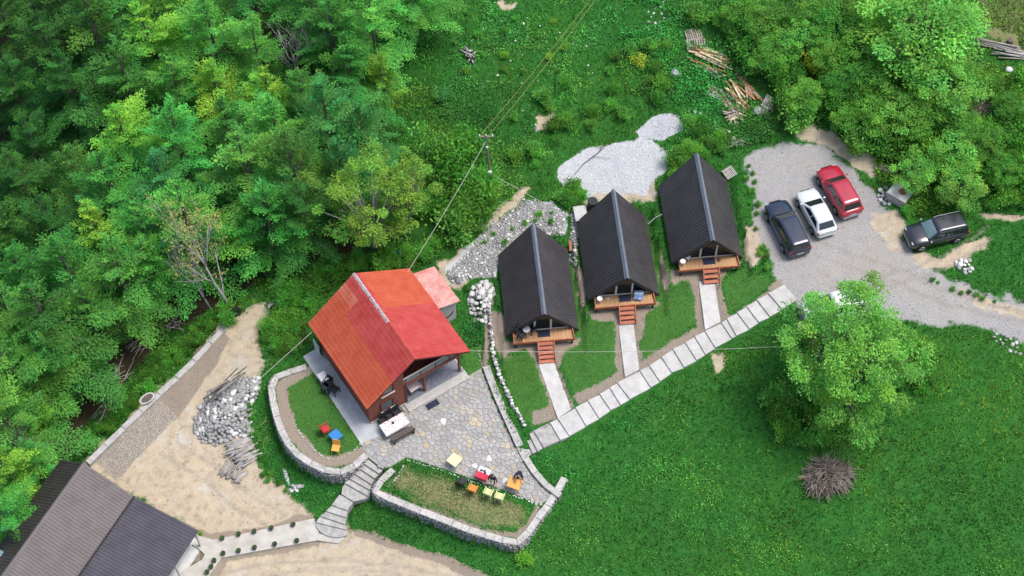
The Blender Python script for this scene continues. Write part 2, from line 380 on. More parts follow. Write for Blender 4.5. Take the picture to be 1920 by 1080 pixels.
LAWN = [[(940,665),(1000,665),(1030,760),(1000,795),(985,790),(945,700)],[(1055,650),(1100,600),(1150,605),(1155,690),(1085,748),(1055,690)],[(1205,590),(1250,520),(1295,535),(1308,605),(1205,680)],[(1355,530),(1400,500),(1450,525),(1440,540),(1368,585)],
        [(581,694),(534,721),(535,746),(548,784),(564,815),(586,840),(608,858),(633,862),(661,847),(677,831)],[(865,660),(905,640),(905,690),(880,705)],[(1080,460),(1100,600),(1060,640)],[(1215,420),(1255,500),(1240,560),(1225,520)]]
TRACK = [[(1500,500),(1560,470),(1640,430),(1700,450),(1720,510),(1800,548),(1960,590),(1960,622),(1800,585),(1680,560),(1580,545),(1520,540)],[(1440,300),(1500,290),(1540,300),(1480,330)]]
# tidy outlines: every grid point is looked up through its own place in the photograph
st_ = 0.22
def axis(lo, hi, far):
    f = np.arange(lo, hi+1e-6, st_); k = []; d = st_; p = 0
    while p < far: d *= 1.35; p += d; k.append(p)
    k = np.array(k); return np.concatenate([lo-k[::-1], f, hi+k])
xs = axis(-47, 47, 500); ys = axis(-27, 36, 500)
GX, GY = np.meshgrid(xs, ys); GZ = H(GX, GY)
QX, QY = proj(GX, GY, GZ)
wob = 16*(fbm(GX*0.9, GY*0.9, 3)-.5); wob2 = 16*(fbm(GX*0.9+77, GY*0.9+31, 3)-.5)
def zone(polys, soft, wb=1.0):
    m = np.zeros_like(GX); x = QX+wob*wb; y = QY+wob2*wb
    for p in polys:
        a = np.array(p); ok = (x > a[:,0].min()-60) & (x < a[:,0].max()+60) & (y > a[:,1].min()-60) & (y < a[:,1].max()+60)
        if ok.any(): m[ok] = np.maximum(m[ok], softmask(x[ok], y[ok], p, soft))
    return m
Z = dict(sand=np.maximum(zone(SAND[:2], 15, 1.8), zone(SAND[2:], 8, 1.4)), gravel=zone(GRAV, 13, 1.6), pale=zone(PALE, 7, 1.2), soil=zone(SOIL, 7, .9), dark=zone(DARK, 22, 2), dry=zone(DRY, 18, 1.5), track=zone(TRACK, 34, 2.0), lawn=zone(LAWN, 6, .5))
RUTS = [[(1960,592),(1860,572),(1770,545),(1690,505),(1600,480),(1545,455)],[(1960,612),(1855,592),(1760,566),(1680,528),(1590,502),(1530,478)],[(1850,425),(1790,470),(1720,500),(1640,520),(1560,540)],[(1860,445),(1800,490),(1730,520),(1650,540),(1560,560)],
        [(420,1075),(520,1055),(640,1050),(760,1062),(860,1085)],[(440,1095),(540,1072),(640,1066),(740,1076),(800,1090)],[(330,830),(400,870),(470,930),(540,965)],[(300,850),(370,890),(440,950),(500,985)]]
rd = np.full(GX.shape, 1e9)
for q_ in RUTS: rd = np.minimum(rd, segdist(QX+wob*.5, QY+wob2*.5, q_, False))
Z['rut'] = np.exp(-(rd/5.5)**2)
behind = QY < -500
for k in Z: Z[k][behind | (np.abs(GX) > 60) | (GY < -40)] = 0
def at(k, x, y):
    i = np.clip(np.searchsorted(xs, x), 0, len(xs)-1); j = np.clip(np.searchsorted(ys, y), 0, len(ys)-1)
    return Z[k][j, i]

# ------------------------------------------------------------------ ground material
def ground_material():
    m = bpy.data.materials.new('ground_cover'); m.use_nodes = True; MATS['ground_cover'] = m
    t = m.node_tree; N = t.nodes; L = t.links; b = N['Principled BSDF']; b.inputs['Roughness'].default_value = 0.95; b.inputs['Specular IOR Level'].default_value = 0.1
    tc = N.new('ShaderNodeTexCoord')
    def noise(s, d=5, r=.6):
        n = N.new('ShaderNodeTexNoise'); n.inputs['Scale'].default_value = s; n.inputs['Detail'].default_value = d; n.inputs['Roughness'].default_value = r
        L.new(tc.outputs['Object'], n.inputs['Vector']); return n.outputs[0]
    def ramp(src, *st):
        r = N.new('ShaderNodeValToRGB'); e = r.color_ramp.elements
        while len(e) < len(st): e.new(0.5)
        for q, (p, c) in zip(e, st): q.position = p; q.color = (*c, 1)
        L.new(src, r.inputs[0]); return r.outputs[0]
    def mix(f, a, c):
        x = N.new('ShaderNodeMix'); x.data_type = 'RGBA'
        if isinstance(f, float): x.inputs[0].default_value = f
        else: L.new(f, x.inputs[0])
        L.new(a, x.inputs[6]); L.new(c, x.inputs[7]); return x.outputs[2]
    def mask(name, ns, amp, a=.42, c=.58):
        at_ = N.new('ShaderNodeAttribute'); at_.attribute_name = name
        n = noise(ns, 6, .7)
        s = N.new('ShaderNodeMath'); s.operation = 'MULTIPLY_ADD'; L.new(n, s.inputs[0]); s.inputs[1].default_value = amp; s.inputs[2].default_value = -amp/2
        ad = N.new('ShaderNodeMath'); L.new(s.outputs[0], ad.inputs[0]); L.new(at_.outputs['Fac'], ad.inputs[1])
        r = N.new('ShaderNodeMapRange'); r.inputs[1].default_value = a; r.inputs[2].default_value = c; L.new(ad.outputs[0], r.inputs[0])
        return r.outputs[0]
    def mask_raw(sc_, d_, r_, a, c):
        r = N.new('ShaderNodeMapRange'); r.inputs[1].default_value = a; r.inputs[2].default_value = c; L.new(noise(sc_, d_, r_), r.inputs[0]); return r.outputs[0]
    fine = noise(9, 6, .75); mid = noise(1.6, 5); big = noise(0.22, 4); vfine = noise(30, 3, .7)
    grass = mix(big, ramp(fine, (.3, (.010,.055,.010)), (.5, (.020,.105,.016)), (.72, (.045,.16,.028))), ramp(mid, (.3, (.012,.065,.011)), (.55, (.026,.115,.018)), (.75, (.060,.155,.030))))
    lawn = mix(vfine, ramp(mid, (.3, (.026,.10,.018)), (.7, (.055,.15,.028))), ramp(fine, (.3, (.020,.085,.014)), (.7, (.07,.16,.035))))
    dry = ramp(fine, (.3, (.045,.10,.022)), (.5, (.15,.16,.07)), (.7, (.26,.225,.13)))
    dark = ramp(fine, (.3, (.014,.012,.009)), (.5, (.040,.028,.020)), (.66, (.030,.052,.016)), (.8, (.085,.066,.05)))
    sand = mix(big, ramp(mid, (.3, (.25,.195,.135)), (.45, (.36,.29,.205)), (.58, (.42,.335,.22)), (.72, (.43,.38,.295))), ramp(fine, (.28, (.22,.18,.135)), (.5, (.36,.31,.235)), (.75, (.46,.42,.35))))
    sand = mix(mask_raw(1.9, 8, .75, .52, .66), sand, ramp(vfine, (.3, (.17,.135,.10)), (.6, (.29,.235,.17))))
    sand = mix(mask_raw(.5, 6, .7, .55, .68), sand, ramp(fine, (.3, (.33,.31,.27)), (.6, (.42,.40,.355))))
    soil = ramp(vfine, (.3, (.11,.085,.062)), (.5, (.22,.18,.138)), (.7, (.34,.30,.245)))
    gravel = mix(mid, ramp(vfine, (.32, (.095,.097,.105)), (.5, (.215,.218,.228)), (.68, (.46,.465,.48))), ramp(fine, (.3, (.13,.13,.135)), (.5, (.24,.24,.242)), (.72, (.38,.378,.375))))
    gravel = mix(big, gravel, ramp(vfine, (.32, (.15,.14,.13)), (.5, (.275,.26,.24)), (.68, (.46,.44,.41))))
    pale = ramp(vfine, (.3, (.24,.25,.265)), (.5, (.36,.375,.395)), (.7, (.54,.55,.565)))
    col = grass
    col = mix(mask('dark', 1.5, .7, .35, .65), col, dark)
    col = mix(mask('lawn', 3, .8, .38, .62), col, lawn)
    col = mix(mask('dry', 2.2, 1.1, .5, .85), col, dry)
    col = mix(mask('gravel', 1.8, 1.2, .38, .62), col, gravel)
    col = mix(mask('track', 1.2, 1.2, .45, 1.5), col, ramp(vfine, (.3, (.17,.155,.135)), (.5, (.275,.248,.21)), (.7, (.39,.36,.315))))
    col = mix(mask('sand', 1.6, 1.3, .36, .64), col, sand)
    col = mix(mask('rut', 2.5, 1.0, .35, 1.7), col, ramp(vfine, (.3, (.13,.115,.10)), (.6, (.24,.215,.19))))
    col = mix(mask('soil', 3, 1.1, .38, .62), col, soil)
    col = mix(mask('pale', 3, .8), col, pale)
    L.new(col, b.inputs['Base Color'])
    bp = N.new('ShaderNodeBump'); bp.inputs['Strength'].default_value = .5; bp.inputs['Distance'].default_value = .06
    L.new(fine, bp.inputs['Height']); L.new(bp.outputs[0], b.inputs['Normal'])
ground_material()
ny, nx = GX.shape
idx = np.arange(nx*ny).reshape(ny, nx)
quads = np.stack([idx[:-1,:-1], idx[:-1,1:], idx[1:,1:], idx[1:,:-1]], -1).reshape(-1, 4)
allV = np.stack([GX, GY, GZ], -1).reshape(-1, 3)
fm = {k: Z[k].reshape(-1)[quads].mean(1) for k in Z}
lab = np.zeros(len(quads), int)
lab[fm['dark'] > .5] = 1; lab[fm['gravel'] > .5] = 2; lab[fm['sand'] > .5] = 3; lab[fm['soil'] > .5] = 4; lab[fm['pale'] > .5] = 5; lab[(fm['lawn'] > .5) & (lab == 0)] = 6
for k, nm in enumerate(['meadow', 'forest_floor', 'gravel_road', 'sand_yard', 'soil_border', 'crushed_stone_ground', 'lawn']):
    q = quads[lab == k]
    if not len(q): continue
    u, inv = np.unique(q, return_inverse=True)
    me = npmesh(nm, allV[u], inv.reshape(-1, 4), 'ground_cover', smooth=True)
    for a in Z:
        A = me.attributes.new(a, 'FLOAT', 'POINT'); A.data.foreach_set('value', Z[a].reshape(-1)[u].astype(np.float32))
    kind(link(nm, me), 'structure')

# from here on heights are read off the finished ground grid
def H(x, y):
    x = np.asarray(x, float); y = np.asarray(y, float)
    i = np.clip(np.searchsorted(xs, x)-1, 0, len(xs)-2); j = np.clip(np.searchsorted(ys, y)-1, 0, len(ys)-2)
    u = np.clip((x-xs[i])/(xs[i+1]-xs[i]), 0, 1); v = np.clip((y-ys[j])/(ys[j+1]-ys[j]), 0, 1)
    return (GZ[j,i]*(1-u)+GZ[j,i+1]*u)*(1-v)+(GZ[j+1,i]*(1-u)+GZ[j+1,i+1]*u)*v
# ================================================================== materials for hard surfaces
mat('concrete_white', (.44,.43,.405), (.58,.575,.555), 1.6, .9, .15, orand=.06, lo=.30, hi=.62)
mat('concrete_grey', (.36,.355,.34), (.52,.51,.49), 3, .92, .25)
mat('concrete_walk', (.42,.45,.46), (.55,.57,.57), 1.5, .9, .15)
mat('concrete_path', (.42,.40,.35), (.57,.55,.50), 1.2, .9, .15)
mat('cap_stone', (.36,.35,.33), (.58,.56,.53), 4, .9, .4, orand=.08)
mat('wall_core', (.20,.195,.185), (.34,.33,.31), 6, .95, .5)
mat('stone_grey', (.29,.288,.28), (.43,.427,.415), 3, .9, .35, orand=.13)
mat('stone_blue', (.31,.308,.30), (.41,.408,.40), 3, .9, .35, orand=.12)
mat('stone_tan', (.36,.33,.28), (.46,.43,.375), 3, .9, .35, orand=.12)
mat('stone_ochre', (.45,.39,.27), (.55,.47,.33), 3, .9, .35, orand=.15)
mat('stone_white', (.56,.56,.55), (.78,.78,.77), 3, .9, .35, orand=.15)
mat('mortar', (.31,.30,.275), (.42,.41,.38), 8, .95, .4)
mat('step_stone', (.32,.315,.30), (.50,.49,.46), 3, .9, .45, orand=.08)

# ------------------------------------------------------------------ rocks
def ico():
    bm = bmesh.new(); bmesh.ops.create_icosphere(bm, subdivisions=1, radius=1)
    v = np.array([q.co[:] for q in bm.verts]); f = np.array([[q.index for q in p.verts] for p in bm.faces]); bm.free(); return v, f
ICO_V, ICO_F = ico()
def ico2():
    bm = bmesh.new(); bmesh.ops.create_icosphere(bm, subdivisions=2, radius=1)
    v = np.array([q.co[:] for q in bm.verts]); f = np.array([[q.index for q in p.verts] for p in bm.faces]); bm.free(); return v, f
ICO2_V, ICO2_F = ico2()
def rockmesh(name, seed, m, sc_=(1,1,.7)):
    r = np.random.default_rng(seed)
    v = np.sign(ICO_V)*np.abs(ICO_V)**.62*(1+r.uniform(-.32,.2,(len(ICO_V),1)))*np.array(sc_)*.85*r.uniform(.85,1.15,3)
    v[:,2] = np.clip(v[:,2], -.45, 10)
    return npmesh(name, v, ICO_F, m)
def rocks_np(cen, size, seed=0, squash=.7):
    """joined little stones"""
    r = np.random.default_rng(seed); n = len(cen); cen = np.asarray(cen, float)
    v = ICO_V[None]*(1+r.uniform(-.28,.25,(n,len(ICO_V),1)))
    s = np.asarray(size, float).reshape(n,1,1)*r.uniform(.7,1.2,(n,1,3)); s[:,:,2] *= squash
    a = r.uniform(0, 6.28, n); ca, sa = np.cos(a)[:,None], np.sin(a)[:,None]
    v = v*s; x = v[:,:,0]*ca-v[:,:,1]*sa; y = v[:,:,0]*sa+v[:,:,1]*ca
    v = np.stack([x, y, v[:,:,2]], -1)+cen[:,None]
    F = (ICO_F[None]+(np.arange(n)*len(ICO_V))[:,None,None]).reshape(-1,3)
    return v.reshape(-1,3), F
def rock_stuff(name, cen, size, m, parent=None, seed=0, squash=.7, origin=None):
    v, f = rocks_np(cen, size, seed, squash)
    if origin is not None: v = v-np.array(origin)[None]
    return kind(link(name, npmesh(name, v, f, m), parent), 'stuff')
STONES = [rockmesh('stone', 100+i, m) for i, m in enumerate(['stone_grey','stone_blue','stone_white','stone_grey','stone_tan','stone_blue'])]
WSTONES = [rockmesh('stone', 200+i, m) for i, m in enumerate(['stone_white','stone_blue','stone_grey','stone_white'])]
def put_stone(parent, me, loc, size, rz):
    o = link('stone', me, parent, loc, rz); o.scale = size if hasattr(size, '__len__') else (size,)*3; return o

def resample(pts, step):
    pts = [np.array(p, float) for p in pts]; out = [pts[0]]; 
    d = [0]
    for i in range(1, len(pts)): d.append(d[-1]+np.linalg.norm(pts[i]-pts[i-1]))
    n = max(1, int(round(d[-1]/step)))
    A = np.array(pts); return np.stack([np.interp(np.linspace(0, d[-1], n+1), d, A[:,k]) for k in range(A.shape[1])], -1)
def offset(pts, o):
    pts = np.asarray(pts, float); t = np.gradient(pts[:,:2], axis=0); t /= np.linalg.norm(t, axis=1)[:,None]
    q = pts.copy(); q[:,0] += -t[:,1]*o; q[:,1] += t[:,0]*o; return q
def masonry_wall(label, name, px, ztop, width, side, face=True, step=1.15, core='wall_core', cap='cap_stone', seed=1, cat='wall', capover=.03, faceout=True):
    """px traces the outer top edge; width goes to the given side (+1 left of travel)"""
    zt = ztop if hasattr(ztop, '__len__') else [ztop]*len(px)
    raw = [P(a, b, z) for (a, b), z in zip(px, zt)]
    pts = resample(raw, step); fine = resample(raw, .3)
    org = pts.mean(0); org[2] = float(H(org[0], org[1]))
    t = thing(name, label, cat, org)
    inn = offset(pts, side*width); fin = offset(fine, side*width)
    mb = MB(); f_o = offset(fine, side*.05); n = len(fine)
    out_g = H(*(offset(fine, -side*.35)[:,:2].T)); in_g = H(*(offset(fine, side*(width+.3))[:,:2].T))
    zb = np.minimum(np.minimum(out_g, in_g)-.35, fine[:,2]-.3)
    vv = []
    for i in range(n): vv += [(f_o[i,0],f_o[i,1],zb[i]),(f_o[i,0],f_o[i,1],fine[i,2]-.08),(fin[i,0],fin[i,1],fine[i,2]-.08),(fin[i,0],fin[i,1],zb[i])]
    ff = []
    for i in range(n-1):
        for k in range(4): ff.append((4*i+k, 4*i+(k+1)%4, 4*i+4+(k+1)%4, 4*i+4+k))
    ff += [(0,1,2,3),(4*n-4,4*n-1,4*n-2,4*n-3)]
    mb.add(vv, ff).build('wall_core', core, t, org)
    r = random.Random(seed)
    for i in range(len(pts)-1):
        a, b, c, d = pts[i], pts[i+1], inn[i+1], inn[i]
        e = .012; u = (b-a); L = np.linalg.norm(u); g = u/L*e
        dz = r.uniform(-.012,.012)
        m = MB().prism([a+g, b-g, c-g, d+g], [a[2]-.08]*4, [a[2]+dz]*4)
        m.build('cap_slab', cap, t, org, bevel=.012)
    if face:
        rr = np.random.default_rng(seed); cen = []; sz = []
        fo = offset(fine, side*.03)
        for i in range(n-1):
            hgt = fine[i,2]-.1-(out_g[i]-.05)
            k = int(hgt/.17)
            for j in range(k):
                for q in range(2):
                    s = rr.uniform(0,1); p = fo[i]*(1-s)+fo[i+1]*s
                    cen.append((p[0], p[1], fine[i,2]-.16-.17*j+rr.uniform(-.04,.04))); sz.append(rr.uniform(.07,.13))
        if cen: rock_stuff('face_stones', cen, sz, 'stone_grey', t, seed, 1.0, org)
    return t
masonry_wall('curved stone retaining wall with pale cap around the lawn beside the red-roofed house', 'planter_wall', LPW, .12, .45, 1, seed=3)
masonry_wall('stone retaining wall with pale cap below the flower bed holding four plastic chairs', 'planter_wall', RPW, .14, .45, 1, seed=4)
masonry_wall('low concrete kerb wall curving along the patio below the green strip', 'kerb_wall', KERB[:5]+[(968,838)], .34, .5, 1, face=False, cap='concrete_grey', core='concrete_grey', seed=5)
masonry_wall('short stone wall curving from the patio steps to the patio corner', 'kerb_wall', [(981,862),(1002,894),(1024,917),(1047,933)], .30, .42, 1, face=False, seed=6)
masonry_wall('long pale concrete retaining wall between the sand yard and the wooded ravine', 'retaining_wall', WALL_W[1:], [-1.75,-1.6,-1.4,-1.0], .42, -1, face=False, cap='concrete_grey', core='concrete_grey', step=1.6, seed=7)

# ------------------------------------------------------------------ stone border above the patio (single stones)
bl = resample([P(a, b, .75) for a, b in [(914,545),(917,575),(920,603),(923,647),(929,682),(943,716),(961,754),(984,795)]], .26)
o_ = bl.mean(0); o_[2] = .4
t = thing('dry_stone_border', 'curved dry-laid border of pale stones along the slope by the first cabin', 'stone border', o_)
r = random.Random(5)
for i, p in enumerate(bl):
    for j in range(3):
        z = .15+.2*j
        put_stone(t, WSTONES[r.randrange(4)] if r.random() < .75 else STONES[r.randrange(6)], (p[0]-o_[0]+r.uniform(-.07,.07), p[1]-o_[1]+r.uniform(-.07,.07), z-o_[2]+r.uniform(0,.04)+.1), (r.uniform(.15,.22), r.uniform(.12,.17), r.uniform(.11,.15)), r.uniform(0,3))

# ------------------------------------------------------------------ patio of irregular flagstones
PATIO = [(676,830),(690,857),(718,879),(735,873),(762,857),(830,878),(900,903),(1012,944),(1044,932),(1024,916),(1002,893),(981,861),(962,823),(946,788),(932,757),(905,689),(884,701),(868,713),(812,744),(762,752),(700,806)]
pw = [tuple(p[:2]) for p in PL(PATIO, 0.02)]
base = MB().prism(pw, -.2, .012); pat = base.build('patio', 'mortar'); kind(pat, 'structure')
def clip_half(poly, n, d):
    out = []
    for i in range(len(poly)):
        a, b = poly[i], poly[(i+1)%len(poly)]; da = a@n-d; db = b@n-d
        if da <= 0: out.append(a)
        if (da < 0) != (db < 0) and abs(da-db) > 1e-12: out.append(a+(b-a)*(da/(da-db)))
    return out
A = np.array(pw); area = abs(np.sum(A[:,0]*np.roll(A[:,1],-1)-np.roll(A[:,0],-1)*A[:,1]))/2
target_n = 470; dmin = math.sqrt(area/target_n)*.74
r = random.Random(21); sites = []
for _ in range(9000):
    p = (r.uniform(A[:,0].min(), A[:,0].max()), r.uniform(A[:,1].min(), A[:,1].max()))
    if all((p[0]-q[0])**2+(p[1]-q[1])**2 > (dmin*r.uniform(.82,1.35))**2 for q in sites): sites.append(p)
S = np.array(sites); ins = inpoly(S[:,0], S[:,1], pw); cnt = 0; rest = MB()
HX0 = P(772,742,0)
idx_ = [i for i in np.where(ins)[0]]; idx_.sort(key=lambda i: -np.sort(np.hypot(*(S-S[i]).T))[1:5].mean() + (9 if np.hypot(S[i][0]-P(700,760,0)[0], S[i][1]-P(700,760,0)[1]) < 1.2 else 0))
for i in idx_:
    p = S[i]; e = dmin*1.6
    poly = [p+np.array(q) for q in [(-e,-e),(e,-e),(e,e),(-e,e)]]
    dd = np.hypot(*(S-p).T)
    for j in np.argsort(dd)[1:16]:
        n = S[j]-p; L = np.hypot(*n); n = n/L; poly = clip_half(poly, n, p@n+L/2-.013)
    # keep pieces inside the patio edge
    k = len(pw)
    poly = [q if inpoly(q[0], q[1], pw) else p+(q-p)*.55 for q in poly]
    if len(poly) < 3: continue
    poly = [p+(q-p)*r.uniform(.94,1.0) for q in poly]
    h = .035+r.uniform(0,.02); cnt += 1
    n = len(poly); inner = [p+(q-p)*.93 for q in poly]
    vv = [(q[0]-p[0], q[1]-p[1], 0) for q in poly]+[(q[0]-p[0], q[1]-p[1], h-.012) for q in poly]+[(q[0]-p[0], q[1]-p[1], h) for q in inner]
    ff = [(a, (a+1)%n, n+(a+1)%n, n+a) for a in range(n)]+[(n+a, n+(a+1)%n, 2*n+(a+1)%n, 2*n+a) for a in range(n)]+[tuple(range(2*n, 3*n))]
    if cnt > 300:
        rest.add([(q[0]+p[0], q[1]+p[1], q[2]+.008) for q in vv], ff, r.choices([0,1,2], [5,4,3])[0]); continue
    ob = MB().add(vv, ff).build('flagstone', r.choices(['stone_grey','stone_blue','stone_tan','stone_ochre','stone_white'], [5,4,3.2,.7,.25])[0], pat)
    ob.location = (p[0], p[1], .008)
if rest.v: kind(rest.build('small_flagstones', ['stone_grey','stone_blue','stone_tan'], pat), 'stuff')

# ------------------------------------------------------------------ stairs
def steps_thing(label, name, quads_, m='step_stone', cat='steps', group=None, part='step', bevel=.015, parent_kind=None):
    c = np.mean([np.mean([q[:2] for q in poly], 0) for poly, z, d in quads_], 0); zz = min(z-d for _, z, d in quads_)
    org = (c[0], c[1], zz)
    t = thing(name, label, cat, org)
    for poly, z, d in quads_:
        MB().prism([q[:2] for q in poly], z-d, z).build(part, m, t, org, bevel=bevel)
    return t
qs = []
zs = [-.16*(i+1) for i in range(6)]
for i in range(5):
    a, b = ST_UP[i]; c, d = ST_UP[i+1]; z = zs[i]
    qs.append(([P(*a, z+.16), P(*b, z+.16), P(*d, z), P(*c, z)], z, .5))
qs.append(([P(*ST_UP[5][0], -.80), P(*ST_UP[5][1], -.80), P(693,934,-.96), P(663,940,-.96), P(640,926,-.96), P(642,914,-.96)], -.96, .6))
steps_thing('broad stone stairs between the two planter walls climbing to the patio', 'stone_stairs', qs)
qs = []
zl = [-1.12,-1.27,-1.42,-1.57,-1.70]
for i in range(5):
    a, b = ST_LO[i]; z = zl[i]
    if i < 4: c, d = ST_LO[i+1]; poly = [P(*a, z+.1), P(*b, z+.1), P(*d, z), P(*c, z)]
    else: poly = [P(*a, z+.1), P(*b, z+.1), P(651,1003,z), P(636,1008,z), P(617,1006,z), P(601,998,z), P(593,988,z)]
    qs.append((poly, z, .75))
steps_thing('narrow curved stone steps rising from the pale path to the stair landing', 'stone_stairs', qs)
z8 = lambda x, y: (860+x/3.176, 540+y/3.176)
qs = [([P(*z8(330,918), .16), P(*z8(392,893), .16), P(*z8(438,985), .16), P(*z8(385,1032), .16)], .16, .4)]
for k, (a, b, c, d) in enumerate([((395,885),(440,985),(470,972),(420,868)), ((420,868),(470,972),(507,950),(447,848)), ((447,848),(507,950),(606,906),(546,798))]):
    z = .30+.14*k; qs.append(([P(*z8(*q), z) for q in (a, b, c, d)], z, .6))
steps_thing('short stone steps between patio kerb and the white concrete path', 'stone_stairs', qs)
# white concrete path: one slab per step
path = bpy.data.objects.new('concrete_path', None); C.objects.link(path); kind(path, 'structure')
for i in range(20):
    q = slab_xy(i); z = SEAM_Z[i]
    MB().prism([p[:2] for p in q], z-.35, z).build('slab', 'concrete_white', path, bevel=.012)
for q, z in BR:
    w_ = PL(q, z)
    MB().prism([p[:2] for p in w_], z-.3, z-.004).build('slab', 'concrete_white', path, bevel=.012)
wp = MB().prism([p[:2] for p in PL(WPATH, -1.82)], -2.1, -1.82).build('path', 'concrete_path'); kind(wp, 'structure')
walk = MB().prism([p[:2] for p in PL([(568,668),(590,655),(600,660),(705,785),(716,806),(714,817),(676,831)], .07)], -.1, .07).build('walkway', 'concrete_walk', bevel=.01); kind(walk, 'structure')
# small white edging stones round the beds
def edging(name, px, z, sz=.055, step=.13, seed=1, label=None):
    p = resample([P(a, b, z) for a, b in px], step); rr = np.random.default_rng(seed)
    keep = rr.random(len(p)) < .8; p = p[keep]+rr.normal(0,.025,(keep.sum(),3))*np.array([1,1,.2])
    o = rock_stuff(name, p, rr.uniform(sz*.6, sz*1.3, len(p)), 'stone_white', None, seed)
    o['label'] = label; o['category'] = 'stones'; return o
edging('edging_stones', [(548,788),(564,815),(586,840),(608,858),(633,862),(661,847),(680,829)], .04, label='row of small white stones edging the lawn with the blue table')
edging('edging_stones', [(764,862),(830,883),(900,908),(1005,944)], .06, seed=2, label='row of small white stones between patio and dry grass bed')
edging('edging_stones', [(728,912),(745,895),(758,870)], .04, seed=3, label='short row of white stones at the planter corner by the stairs')
edging('edging_stones', [(897,655),(902,680),(905,690)], .1, seed=4, label='line of white stones at the edge of the grass beside the red house')
# ================================================================== buildings
mat('roof_red', (.43,.044,.040), (.57,.110,.095), 1.3, .6, .0, spec=.2, lo=.30, hi=.78, detail=9)
mat('roof_orange', (.46,.076,.034), (.59,.135,.068), 1.2, .65, .0, spec=.2, lo=.30, hi=.75, detail=9)
mat('roof_faded', (.47,.085,.045), (.58,.17,.115), 1.4, .6, .0, lo=.35, hi=.6, stretch=(1,1,1))
mat('roof_pale_red', (.55,.19,.16), (.66,.42,.38), 1.6, .6, lo=.35, hi=.65)
mat('ridge_flaked', (.50,.52,.54), (.48,.12,.11), 5.5, .6, .2, lo=.48, hi=.60)
mat('roof_dark', (.052,.049,.056), (.100,.094,.100), .9, .42, .0, spec=.45, orand=.10, lo=.25, hi=.8)
mat('ridge_grey', (.17,.20,.25), (.22,.25,.30), 2, .35, spec=.6)
mat('roof_brown_lit', (.145,.125,.123), (.18,.158,.155), 1.0, .6, spec=.15)  # brown sheet with the right slope's sky sheen put into its colour
mat('roof_slate', (.070,.066,.084), (.092,.087,.106), 1.0, .6, spec=.2)
mat('roof_brown_shaded', (.042,.035,.034), (.058,.050,.048), 1.2, .5, spec=.35)  # darker copy of the brown sheet, left slope's shade put into the colour
mat('log_wood', (.23,.058,.040), (.32,.115,.082), 5, .75, .35, stretch=(.6,6,6))
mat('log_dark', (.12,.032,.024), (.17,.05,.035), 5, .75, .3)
mat('deck_wood', (.46,.25,.115), (.55,.33,.17), 4, .7, .2, stretch=(1,8,1), orand=.10)
mat('trim_orange', (.42,.115,.055), (.52,.17,.085), 4, .6, .2)
mat('stair_wood', (.40,.125,.07), (.50,.19,.115), 4, .65, .2, orand=.08)
mat('cream_paint', (.66,.62,.53), (.72,.68,.60), 4, .6)
mat('white_paint', (.72,.72,.70), (.78,.78,.77), 3, .6)
mat('dark_frame', (.022,.02,.02), (.035,.03,.03), 4, .5)
mat('grey_panel', (.22,.22,.21), (.30,.30,.29), 3, .8)
mat('pale_plaster', (.55,.55,.53), (.66,.66,.64), 2, .9, .15)
mat('tile_floor', (.17,.19,.225), (.27,.29,.33), 6, .5, .2, lo=.4, hi=.6)
mat('plinth', (.40,.39,.365), (.56,.54,.51), 5, .95, .4)
mat('blue_sheet', (.20,.33,.37), (.26,.40,.44), 2, .5)
mat('room_dark', (.36,.23,.13), (.45,.30,.18), 3, .9)
def glassmat(name, col, a):
    m = mat(name, col, col, 3, .06, spec=.6); b = m.node_tree.nodes['Principled BSDF']
    b.inputs['Alpha'].default_value = a; return m
glassmat('pane_glass', (.035,.042,.045), .45); glassmat('pane_grey', (.16,.19,.20), .9)

def sheet(c, n, rib=.022, prof=((0,0),(.60,0),(.68,1),(.84,1),(.92,0)), thick=.03):
    """ribbed roofing sheet; c = ridge0, ridge1, eave1, eave0; ribs run from ridge to eave"""
    r0, r1, e1, e0 = [np.array(q, float) for q in c]
    nrm = np.cross(r1-r0, e0-r0); nrm /= np.linalg.norm(nrm)
    if nrm[2] < 0: nrm = -nrm
    vv = []; us = [((i+p)/n, h) for i in range(n) for p, h in prof]+[(1.0, 0)]
    for u, h in us:
        a = r0+(r1-r0)*u; b = e0+(e1-e0)*u
        vv += [a+nrm*rib*h, b+nrm*rib*h, b-nrm*thick, a-nrm*thick]
    ff = []; k = len(us)
    for i in range(k-1):
        for j in range(4): ff.append((4*i+j, 4*i+(j+1)%4, 4*i+4+(j+1)%4, 4*i+4+j))
    ff += [(0,1,2,3),(4*k-4,4*k-1,4*k-2,4*k-3)]
    return MB().add(vv, ff)
